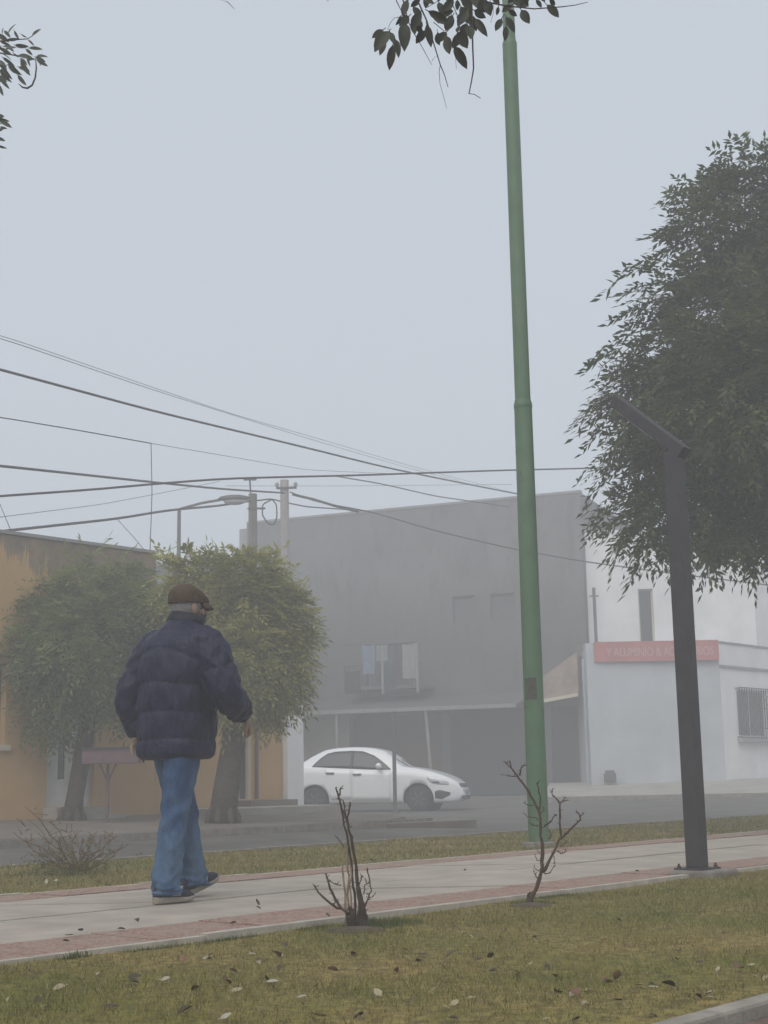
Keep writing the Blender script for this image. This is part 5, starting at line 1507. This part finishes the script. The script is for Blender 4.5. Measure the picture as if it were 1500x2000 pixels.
# ================================================================== THE OLD MAN
PH = R(-39)
man = empty('person', (-1.187, 8.268, 0.0), PH, 'elderly person walking away in navy puffer jacket, blue jeans and brown flat cap', 'person')
HEADROT = Matrix.Rotation(R(-8), 4, 'Z') @ Matrix.Rotation(R(3), 4, 'X')
HC = Vector((-0.012, 0.06, 1.657))
HM_ = Matrix.Translation(HC) @ HEADROT
M['skin'] = mat('skin', (0.27, 0.18, 0.135), 0.6, 0.12, 25, 0.1, 120)
M['hair'] = mat('grey_hair', (0.20, 0.19, 0.185), 0.8, 0.3, 60, 0.5, 160)
M['jacket'] = mat('navy_nylon', (0.0024, 0.0058, 0.033), 0.5, 0.15, 9, 0.45, 30, spec=0.3)
t, b, cr, tc = nodes_of(M['jacket'])
bmp = next(n for n in t.nodes if n.type == 'BUMP')
bmp.inputs['Strength'].default_value = 0.85; bmp.inputs['Distance'].default_value = 0.02
pk = noise(t, tc.outputs['Object'], 21, 4, 0.6, (1, 1, 0.42), 0.6)
t.links.new(pk, bmp.inputs['Height'])
M['collar'] = mat('navy_collar', (0.011, 0.013, 0.024), 0.75, 0.15, 20, 0.3, 120)
M['jeans'] = mat('blue_denim', (0.024, 0.062, 0.14), 0.9, 0.18, 6, 0.25, 260)
t, b, cr, tc = nodes_of(M['jeans'])
wn_ = noise(t, tc.outputs['Object'], 5, 4, 0.6, (1, 1, 0.4))
bmp = next(n for n in t.nodes if n.type == 'BUMP')
bmp.inputs['Strength'].default_value = 0.8; bmp.inputs['Distance'].default_value = 0.025
t.links.new(noise(t, tc.outputs['Object'], 15, 3, 0.55, (1, 1, 0.6), 1.2), bmp.inputs['Height'])
c = mixc(t, math_n(t, 'MULTIPLY', ramp(t, wn_, 0.44, (0, 0, 0), 0.62, (1, 1, 1)), 0.65), cr.outputs['Color'], (0.10, 0.165, 0.245))
t.links.new(c, b.inputs['Base Color'])
M['cap'] = mat('brown_corduroy', (0.085, 0.058, 0.036), 0.95, 0.25, 30, 0.5, 60)
t, b, cr, tc = nodes_of(M['cap'])
wv_ = t.nodes.new('ShaderNodeTexWave'); wv_.inputs['Scale'].default_value = 42; wv_.bands_direction = 'X'; wv_.inputs['Distortion'].default_value = 0.4
t.links.new(tc.outputs['Object'], wv_.inputs['Vector'])
c = mixc(t, math_n(t, 'MULTIPLY', wv_.outputs['Fac'], 0.5), cr.outputs['Color'], (0.035, 0.018, 0.012))
t.links.new(c, b.inputs['Base Color'])
M['shoe'] = mat('navy_suede', (0.022, 0.022, 0.032), 0.9, 0.2, 30, 0.3, 90)
M['sole'] = mat('grey_rubber_sole', (0.27, 0.245, 0.20), 0.8, 0.15, 20)
M['shoe_grey'] = mat('grey_shoe_panel', (0.30, 0.30, 0.31), 0.8, 0.1)
M['mask'] = mat('black_mask', (0.008, 0.008, 0.009), 0.9, 0.1)

def limb_pts(*p): return [Vector(q) for q in p]
SHL, ELL, WRL = Vector((-0.222, -0.005, 1.445)), Vector((-0.305, -0.11, 1.13)), Vector((-0.285, -0.05, 0.915))
SHR, ELR, WRR = Vector((0.22, 0.0, 1.445)), Vector((0.335, 0.04, 1.135)), Vector((0.262, 0.25, 1.02))
HIL, HIR = Vector((-0.125, 0.0, 0.90)), Vector((0.068, -0.02, 0.90))
ANL, ANR = Vector((-0.075, 0.185, 0.11)), Vector((0.088, -0.175, 0.09))
KNL, KNR = Vector((-0.10, 0.12, 0.50)), Vector((0.066, -0.095, 0.49))

# --- body: one continuous skin surface (head, neck, arms, hands, trunk, legs)
bd = MB()
bd.ball(HC, (0.077, 0.098, 0.115), 24, 16, M=HEADROT)
bd.ball(HM_ @ Vector((0, 0.03, -0.065)), (0.056, 0.066, 0.058), 18, 12, M=HEADROT)          # jaw
bd.ball(HM_ @ Vector((0, 0.105, -0.02)), (0.014, 0.022, 0.026), 12, 8, M=HEADROT)            # nose
bd.ball(HM_ @ Vector((0, 0.086, -0.062)), (0.026, 0.016, 0.008), 12, 8, M=HEADROT)           # lips
for s_ in (-1, 1):
    bd.ball(HM_ @ Vector((s_ * 0.082, -0.006, -0.022)), (0.016, 0.026, 0.038), 12, 8, M=HEADROT @ Matrix.Rotation(s_ * R(22), 4, 'Z'))   # ears
    bd.ball(HM_ @ Vector((s_ * 0.05, 0.062, -0.035)), (0.026, 0.028, 0.03), 12, 8, M=HEADROT)
bd.tube([HC + Vector((0, -0.02, -0.05)), Vector((0, 0.03, 1.54)), Vector((0, 0.0, 1.45))], [0.062, 0.06, 0.075], 16)
bd.ball((0, 0, 1.28), (0.19, 0.12, 0.22), 20, 14)
bd.ball((0, 0.0, 1.03), (0.165, 0.12, 0.2), 20, 14)
for a, e, w_ in ((SHL, ELL, WRL), (SHR, ELR, WRR)):
    bd.tube([a, a.lerp(e, 0.5), e], [0.055, 0.05, 0.042], 12); bd.tube([e, e.lerp(w_, 0.4), w_], [0.042, 0.042, 0.029], 12)
    bd.ball(e, 0.043, 12, 8)
for h, k_, a in ((HIL, KNL, ANL), (HIR, KNR, ANR)):
    bd.tube([h, h.lerp(k_, 0.5), k_], [0.085, 0.075, 0.058], 14); bd.tube([k_, k_.lerp(a, 0.35), a], [0.056, 0.058, 0.036], 14)
    bd.ball(k_, 0.058, 12, 8); bd.ball(a, 0.038, 10, 8)
def hand(wrist, fwd, palmn, side, curl):
    """palm, four unequal bent fingers and a thumb leaving the side of the palm near its base"""
    f = fwd.normalized(); pn = (palmn - f * palmn.dot(f)).normalized(); sd = f.cross(pn) * side    # sd points to the thumb side
    B = Matrix((sd, f, -pn)).transposed().to_4x4()
    bd.tube([wrist - f * 0.03, wrist + f * 0.015], [0.029, 0.027], 12)
    bd.ball(wrist + f * 0.05, (0.041, 0.052, 0.0165), 14, 10, M=B)
    bd.ball(wrist + f * 0.07 + sd * 0.002, (0.041, 0.028, 0.014), 14, 10, M=B)
    for i, (o_, L) in enumerate(((0.031, 0.068), (0.0105, 0.078), (-0.0105, 0.072), (-0.031, 0.056))):
        p = wrist + f * (0.088 - 0.006 * abs(i - 1)) + sd * o_
        dv, pts, an = f.copy(), [p - f * 0.015, p], 0
        for seg, q in ((0.45, 0.5), (0.32, 1.0), (0.23, 0.8)):
            an += curl * q
            dv = f * math.cos(an) + pn * math.sin(an) + sd * o_ * 2.0
            p = p + dv.normalized() * L * seg
            pts.append(p)
        bd.tube(pts, [0.0098, 0.0095, 0.009, 0.0082, 0.0068], 8)
        bd.ball(pts[-1], 0.0068, 8, 6)
    p = wrist + f * 0.028 + sd * 0.03
    t1 = p + (f * 0.6 + sd * 0.75 + pn * 0.25).normalized() * 0.036
    t2 = t1 + (f * 0.85 + sd * 0.2 + pn * 0.5).normalized() * 0.03
    t3 = t2 + (f * 0.9 - sd * 0.05 + pn * 0.5).normalized() * 0.024
    bd.tube([wrist + f * 0.015 + sd * 0.012, p, t1, t2, t3], [0.014, 0.0135, 0.0115, 0.0105, 0.008], 8)
    bd.ball(t3, 0.008, 8, 6)
hand(WRL, Vector((0.15, 0.15, -1)), Vector((0.75, -0.5, 0)), 1, 0.42)
hand(WRR, Vector((-0.06, 0.62, -0.72)), Vector((-0.75, -0.3, -0.5)), -1, 0.75)
body_o = bd.build('body', M['skin'], man)
remesh(body_o, 0.0042, 2)
for s_ in (-1, 1):
    e = MB().ball(HM_ @ Vector((s_ * 0.031, 0.083, 0.008)), 0.013, 10, 8).build('eye', M['shoe_grey'], man, smooth=True)

# --- hair: short grey hair on the back and sides of the head
hb = MB()
rows, kk = [], 40
for i in range(9):
    f = i / 8
    z = -0.066 + 0.135 * f
    ring = []
    for j in range(kk + 1):
        a = R(-208 + 236 * j / kk)       # round the back from ear to ear
        r_ = math.sqrt(max(0.05, 1 - (z / 0.118) ** 2))
        th = 0.006
        lo = 0.0 if not (j < 5 or j > kk - 5) else 0.03 * (1 - f)
        ring.append(HM_ @ Vector(((0.077 * r_ + th) * math.cos(a), (0.098 * r_ + th) * math.sin(a), z + lo * 0.6)))
    rows.append(ring)
hb.rings(rows, cap=False, closed=False)
ho = hb.build('hair', M['hair'], man, smooth=True)
sf = ho.modifiers.new('thick', 'SOLIDIFY'); sf.thickness = 0.007; sf.offset = -1

# --- black mask over nose and mouth with an ear loop
mk = MB(); rows = []
for i in range(9):
    z = -0.105 + 0.1 * i / 8
    ring = []
    for j in range(21):
        a = R(24 + 132 * j / 20)
        fr_ = math.sin(a) ** 2
        ring.append(HM_ @ Vector((0.074 * math.cos(a), 0.012 + (0.082 + 0.03 * fr_ * (1 - abs(i - 4.5) / 6)) * math.sin(a), z - 0.012 * (1 - fr_))))
    rows.append(ring)
mk.rings(rows, cap=False, closed=False)
mo = mk.build('face_mask', M['mask'], man, smooth=True)
sf = mo.modifiers.new('thick', 'SOLIDIFY'); sf.thickness = 0.004; sf.offset = 1
for s_ in (-1, 1):
    MB().tube([HM_ @ Vector((s_ * 0.07, 0.045, -0.02)), HM_ @ Vector((s_ * 0.09, -0.01, -0.0)), HM_ @ Vector((s_ * 0.088, -0.028, -0.03)), HM_ @ Vector((s_ * 0.075, 0.0, -0.07)), HM_ @ Vector((s_ * 0.068, 0.045, -0.075))], 0.0016, 5).build('ear_loop', M['mask'], mo)

# --- flat cap
cpv = MB(); rows = []
for i in range(13):
    f = i / 12
    ring = []
    for j in range(36):
        a = 2 * math.pi * j / 36
        fr_ = max(0, math.sin(a))  # 1 at the front
        ph = f * math.pi / 2
        rx, ry = 0.094, 0.112 + 0.028 * fr_
        puff = 1.0 + 0.075 * math.sin(min(1, f * 1.6) * math.pi)
        x = rx * math.cos(ph) ** 0.5 * puff * math.cos(a)
        y = ry * math.cos(ph) ** 0.5 * puff * math.sin(a)
        h = 0.11 - 0.052 * max(0, min(1, (y + 0.0) / 0.14)) ** 1.3
        z = 0.018 + h * math.sin(ph) ** 0.9 - 0.012 * fr_
        ring.append(HM_ @ Vector((x, y, z)))
    rows.append(ring)
cpv.rings(rows)
cap = cpv.build('cap', M['cap'], man, smooth=True)
br = MB(); rows = []
for i in range(9):
    f = i / 8
    a = R(22 + 136 * f)
    w_ = 0.055 * math.sin(math.pi * (0.08 + 0.84 * f)) ** 0.6
    for q in range(1): pass
    ring = []
    for k_, (dw, dz) in enumerate(((0, 0.012), (0.5, 0.008), (1.0, -0.008), (1.0, -0.016), (0.5, -0.003), (0, 0.0))):
        rr2 = 1 + dw * w_ / 0.12
        ring.append(HM_ @ Vector((0.088 * math.cos(a) * (1 + 0.25 * dw * w_ / 0.055), (0.122) * math.sin(a) + w_ * dw * math.sin(a) ** 0.5, 0.008 + dz - dw * 0.014)))
    rows.append(ring)
br.rings(rows)
br.build('brim', M['cap'], cap, smooth=True)
MB().tube([HM_ @ Vector((0.0965 * math.cos(a), (0.114 + 0.026 * max(0, math.sin(a))) * math.sin(a), 0.022 - 0.012 * max(0, math.sin(a)))) for a in np.linspace(R(-200), R(20), 26)], 0.004, 6).build('band', M['cap'], cap, smooth=True)

# --- jacket
def puffs(v, seams, depth, sharp=0.55):
    """rounded baffles between stitched seams"""
    for a, b_ in zip(seams[:-1], seams[1:]):
        if a <= v <= b_:
            f = (v - a) / (b_ - a)
            return depth * (math.sin(math.pi * f) ** sharp)
    return 0.0
jk = MB(); rings_ = []
HEM = 0.785
SEAMS = [0.775, 0.885, 1.04, 1.21, 1.405, 1.515, 1.62]
tab = [(0.775, 0.205, 0.165, 0.0), (0.80, 0.228, 0.185, 0.0), (0.885, 0.230, 0.193, 0.0), (1.0, 0.232, 0.196, 0.0), (1.15, 0.235, 0.195, -0.005), (1.25, 0.245, 0.188, -0.012), (1.35, 0.25, 0.172, -0.02), (1.42, 0.25, 0.154, -0.015), (1.47, 0.23, 0.134, -0.005), (1.51, 0.178, 0.112, 0.005), (1.55, 0.105, 0.09, 0.015), (1.575, 0.082, 0.08, 0.02)]
NZ, NA = 120, 96
rj = np.random.default_rng(17)
for i in range(NZ + 1):
    z = 0.775 + (1.575 - 0.775) * i / NZ
    a_w = interp(z, [(t_[0], t_[1]) for t_ in tab]); a_d = interp(z, [(t_[0], t_[2]) for t_ in tab]); a_c = interp(z, [(t_[0], t_[3]) for t_ in tab])
    ring = []
    for j in range(NA):
        an = 2 * math.pi * j / NA
        ca, sa = math.cos(an), math.sin(an)
        e = 2.35
        r_ = (abs(ca) ** e + abs(sa) ** e) ** (-1 / e)
        x, y = a_w * r_ * ca, a_d * r_ * sa
        # seams arch: lower at the sides the higher they are
        arch = 0.085 * (x / 0.24) ** 2 * max(0, min(1, (z - 1.12) / 0.2)) + 0.004 * math.sin(3 * an + z * 9)
        p_ = puffs(z + arch, SEAMS, 0.0175, 0.33) - 0.011
        wr = 0.0022 * math.sin(11 * an + 23 * z) + 0.003 * math.sin(5 * an - 31 * z + 1.0) + 0.0022 * math.sin(17 * an + 41 * z + 2 * math.sin(3 * an)) + 0.0015 * math.sin(29 * an - 17 * z)
        k_ = 1 + (p_ * (0.35 if z > 1.52 else 1.0) + wr) / 0.2
        ring.append(Vector((x * k_ - 0.032 * (1 - smooth(0.82, 1.3, z)), y * k_ + a_c, z)))
    rings_.append(ring)
jk.rings(rings_)
def sleeve(path, rads, seams, nseg=70, na=40, seed=0):
    path = [Vector(p) for p in path]
    # smooth the path with a Catmull-Rom curve
    P = [path[0] * 2 - path[1]] + path + [path[-1] * 2 - path[-2]]
    pts, rr2 = [], []
    m_ = len(path) - 1
    for i in range(nseg + 1):
        t_ = i / nseg * m_; k_ = min(int(t_), m_ - 1); f = t_ - k_
        p0, p1, p2, p3 = P[k_:k_ + 4]
        pts.append(0.5 * ((2 * p1) + (-p0 + p2) * f + (2 * p0 - 5 * p1 + 4 * p2 - p3) * f * f + (-p0 + 3 * p1 - 3 * p2 + p3) * f ** 3))
        rr2.append(np.interp(i / nseg, np.linspace(0, 1, len(rads)), rads))
    rows_, prev = [], None
    for i, p in enumerate(pts):
        f = i / nseg
        t_ = (pts[min(i + 1, nseg)] - pts[max(i - 1, 0)]).normalized()
        x = t_.cross(Vector((0, 1, 0.2))).normalized() if prev is None else (prev - t_ * prev.dot(t_)).normalized()
        prev = x; y = t_.cross(x)
        ring = []
        for j in range(na):
            a = 2 * math.pi * j / na
            r_ = rr2[i] + puffs(f + 0.012 * math.sin(3 * a + seed), seams, 0.0145, 0.34) - 0.008 + 0.003 * math.sin(6 * a + 30 * f + seed) + 0.003 * math.sin(5 * a - 47 * f) + 0.002 * math.sin(11 * a + 61 * f)
            ring.append(p + (x * math.cos(a) + y * math.sin(a)) * r_)
        rows_.append(ring)
    jk.rings(rows_)
sl_s = [0, 0.22, 0.42, 0.60, 0.78, 0.95, 1.0]
sleeve([SHL + Vector((0.085, 0.0, 0.015)), SHL + Vector((0.0, -0.005, -0.045)), SHL.lerp(ELL, 0.55), ELL, ELL.lerp(WRL, 0.55), WRL + Vector((0, 0, 0.005))], [0.085, 0.103, 0.094, 0.084, 0.076, 0.062], sl_s, seed=1)
sleeve([SHR + Vector((-0.085, 0.0, 0.015)), SHR + Vector((0.005, 0.0, -0.045)), SHR.lerp(ELR, 0.55) + Vector((0.01, -0.01, 0)), ELR, ELR.lerp(WRR, 0.55), WRR + Vector((0.0, -0.015, 0.012))], [0.085, 0.105, 0.098, 0.09, 0.08, 0.062], sl_s, seed=4)
jo = jk.build('jacket', M['jacket'], man)
remesh(jo, 0.0065, 3)
# stand-up collar
rows = []
for i in range(9):
    f = i / 8
    z = 1.545 + 0.066 * f
    ring = []
    for j in range(48):
        a = 2 * math.pi * j / 48
        r_ = 0.102 - 0.008 * f + 0.012 * math.sin(math.pi * f) + 0.003 * math.sin(5 * a + 4 * f)
        back = -math.sin(a)
        ring.append(Vector((r_ * 1.05 * math.cos(a), r_ * 1.0 * math.sin(a) + 0.035 + 0.02 * f, z + (0.012 * back - 0.012 * math.cos(a)) * f - 0.012 * (1 - back) * (1 - f) * 0.3)))
    rows.append(ring)
cm_ = MB(); cm_.rings(rows, cap=False)
co = cm_.build('collar', M['collar'], jo, smooth=True)
sf = co.modifiers.new('thick', 'SOLIDIFY'); sf.thickness = 0.014; sf.offset = -1

# --- jeans
jn = MB()
def leg(h, k_, a, seed, front):
    path = [h + Vector((0, 0, 0.03)), h.lerp(k_, 0.5), k_, k_.lerp(a, 0.5), a + Vector((0, 0.0, 0.02)), a + Vector((0, 0.008, -0.045))]
    P = [path[0] * 2 - path[1]] + path + [path[-1] * 2 - path[-2]]
    rads = [0.106, 0.095, 0.080, 0.076, 0.077, 0.080]
    rows_ = []
    n_ = 60; m_ = len(path) - 1
    for i in range(n_ + 1):
        t_ = i / n_ * m_; q = min(int(t_), m_ - 1); f = t_ - q
        p0, p1, p2, p3 = P[q:q + 4]
        p = 0.5 * ((2 * p1) + (-p0 + p2) * f + (2 * p0 - 5 * p1 + 4 * p2 - p3) * f * f + (-p0 + 3 * p1 - 3 * p2 + p3) * f ** 3)
        g_ = i / n_
        r0 = np.interp(g_, np.linspace(0, 1, 6), rads)
        lowf = max(0, (g_ - 0.62) / 0.38); kn = math.exp(-((g_ - 0.42) / 0.12) ** 2)
        ring = []
        for j in range(48):
            a_ = 2 * math.pi * j / 48
            fold = 0.011 * lowf * math.sin(3 * a_ + 16 * g_ + seed) + 0.011 * lowf * math.sin(2 * a_ - 34 * g_ + seed * 2) + 0.006 * kn * math.sin(2 * a_ + 44 * g_ + seed) + 0.005 * math.sin(a_ * 2 + 70 * g_ + 2 * math.sin(3 * a_)) * (0.4 + lowf) + 0.004 * math.sin(4 * a_ + 11 * g_ + seed)
            r_ = r0 + fold
            ring.append(p + Vector((r_ * 0.93 * math.cos(a_), r_ * 1.06 * math.sin(a_), 0)))
        rows_.append(ring)
    jn.rings(rows_)
leg(HIL, KNL, ANL, 0.7, 1)
leg(HIR, KNR, ANR, 2.9, 0)
jn.ball((-0.03, -0.01, 0.92), (0.185, 0.145, 0.12), 28, 16)
jno = jn.build('jeans', M['jeans'], man)
remesh(jno, 0.0062, 3)

# --- shoes
def shoe(ankle_heel, pitch, yaw, name='shoe'):
    """heel point on the ground; toe along +y"""
    Mx = Matrix.Translation(ankle_heel) @ Matrix.Rotation(yaw, 4, 'Z') @ Matrix.Rotation(pitch, 4, 'X')
    def outline(y):
        return float(np.interp(y, [0, 0.02, 0.07, 0.14, 0.20, 0.245, 0.27, 0.285], [0.018, 0.033, 0.037, 0.041, 0.048, 0.043, 0.028, 0.008]))
    ys_ = np.linspace(0, 0.285, 24)
    so_ = MB(); rows_ = []
    for y in ys_:
        w_ = outline(y); tk = np.interp(y, [0, 0.1, 0.2, 0.285], [0.036, 0.032, 0.026, 0.022]); lift = np.interp(y, [0, 0.2, 0.285], [0, 0, 0.012])
        rows_.append([Mx @ Vector(q) for q in ((-w_ * 0.95, y, lift), (w_ * 0.95, y, lift), (w_ * 1.04, y, lift + tk * 0.5), (w_, y, lift + tk), (-w_, y, lift + tk), (-w_ * 1.04, y, lift + tk * 0.5))])
    so_.rings(rows_)
    up = MB(); rows_ = []
    for y in np.linspace(0.006, 0.276, 26):
        w_ = outline(y) * 0.96; z0_ = np.interp(y, [0, 0.1, 0.2, 0.285], [0.034, 0.030, 0.024, 0.026]); zt_ = np.interp(y, [0, 0.03, 0.08, 0.12, 0.16, 0.20, 0.25, 0.28], [0.085, 0.105, 0.112, 0.108, 0.088, 0.07, 0.056, 0.036])
        rows_.append([Mx @ Vector((w_ * math.cos(a) * (1 - 0.25 * max(0, math.sin(a))), y, z0_ + (zt_ - z0_) * max(0, math.sin(a)) ** 0.8)) for a in np.linspace(-0.001, math.pi + 0.001, 15)])
    up.rings(rows_)
    u_ = up.build(name, M['shoe'], man, smooth=True)
    s_ = so_.build('sole', M['sole'], u_, smooth=False); bevel(s_, 0.004)
    tg = MB()
    for y, z in ((0.125, 0.105), (0.15, 0.094), (0.175, 0.082)):
        tg.tube([Mx @ Vector((-0.028, y, z - 0.014)), Mx @ Vector((0, y, z + 0.003)), Mx @ Vector((0.028, y, z - 0.014))], 0.004, 6)
    tg.build('laces', M['shoe_grey'], u_)
    pn_ = MB()
    for sd_ in (-1, 1):
        rows_ = []
        for y in np.linspace(0.095, 0.15, 6):
            w_ = outline(y)
            rows_.append([Mx @ Vector((sd_ * (w_ * (0.985 - 0.3 * f ** 2) + 0.002), y + 0.03 * f, 0.036 + 0.05 * f)) for f in np.linspace(0, 1, 5)])
        pn_.rings(rows_, cap=False, closed=False)
    po_ = pn_.build('side_panel', M['shoe_grey'], u_, smooth=True)
    sf_ = po_.modifiers.new('thick', 'SOLIDIFY'); sf_.thickness = 0.003; sf_.offset = 0
    return u_
shoe(Vector((0.088, -0.26, 0.003)), 0.0, R(-1))
shoe(Vector((-0.078, 0.125, 0.006)), R(17), R(3))

# ================================================================== HAZE
hz = MB().box(-302, 302, -302, 302, -1.3, 13.5)
hm = bpy.data.materials.new('haze_air')
hm.use_nodes = True
ht = hm.node_tree
ht.nodes.clear()
pv_ = ht.nodes.new('ShaderNodeVolumePrincipled')
pv_.inputs['Color'].default_value = (0.95, 0.96, 0.985, 1)
pv_.inputs['Density'].default_value = HAZE_DENSITY
pv_.inputs['Anisotropy'].default_value = 0.0
hout = ht.nodes.new('ShaderNodeOutputMaterial')
ht.links.new(pv_.outputs[0], hout.inputs['Volume'])
ho_ = hz.build('haze', hm)
tag(ho_, 'thin grey morning fog filling the street', None, None, 'stuff')
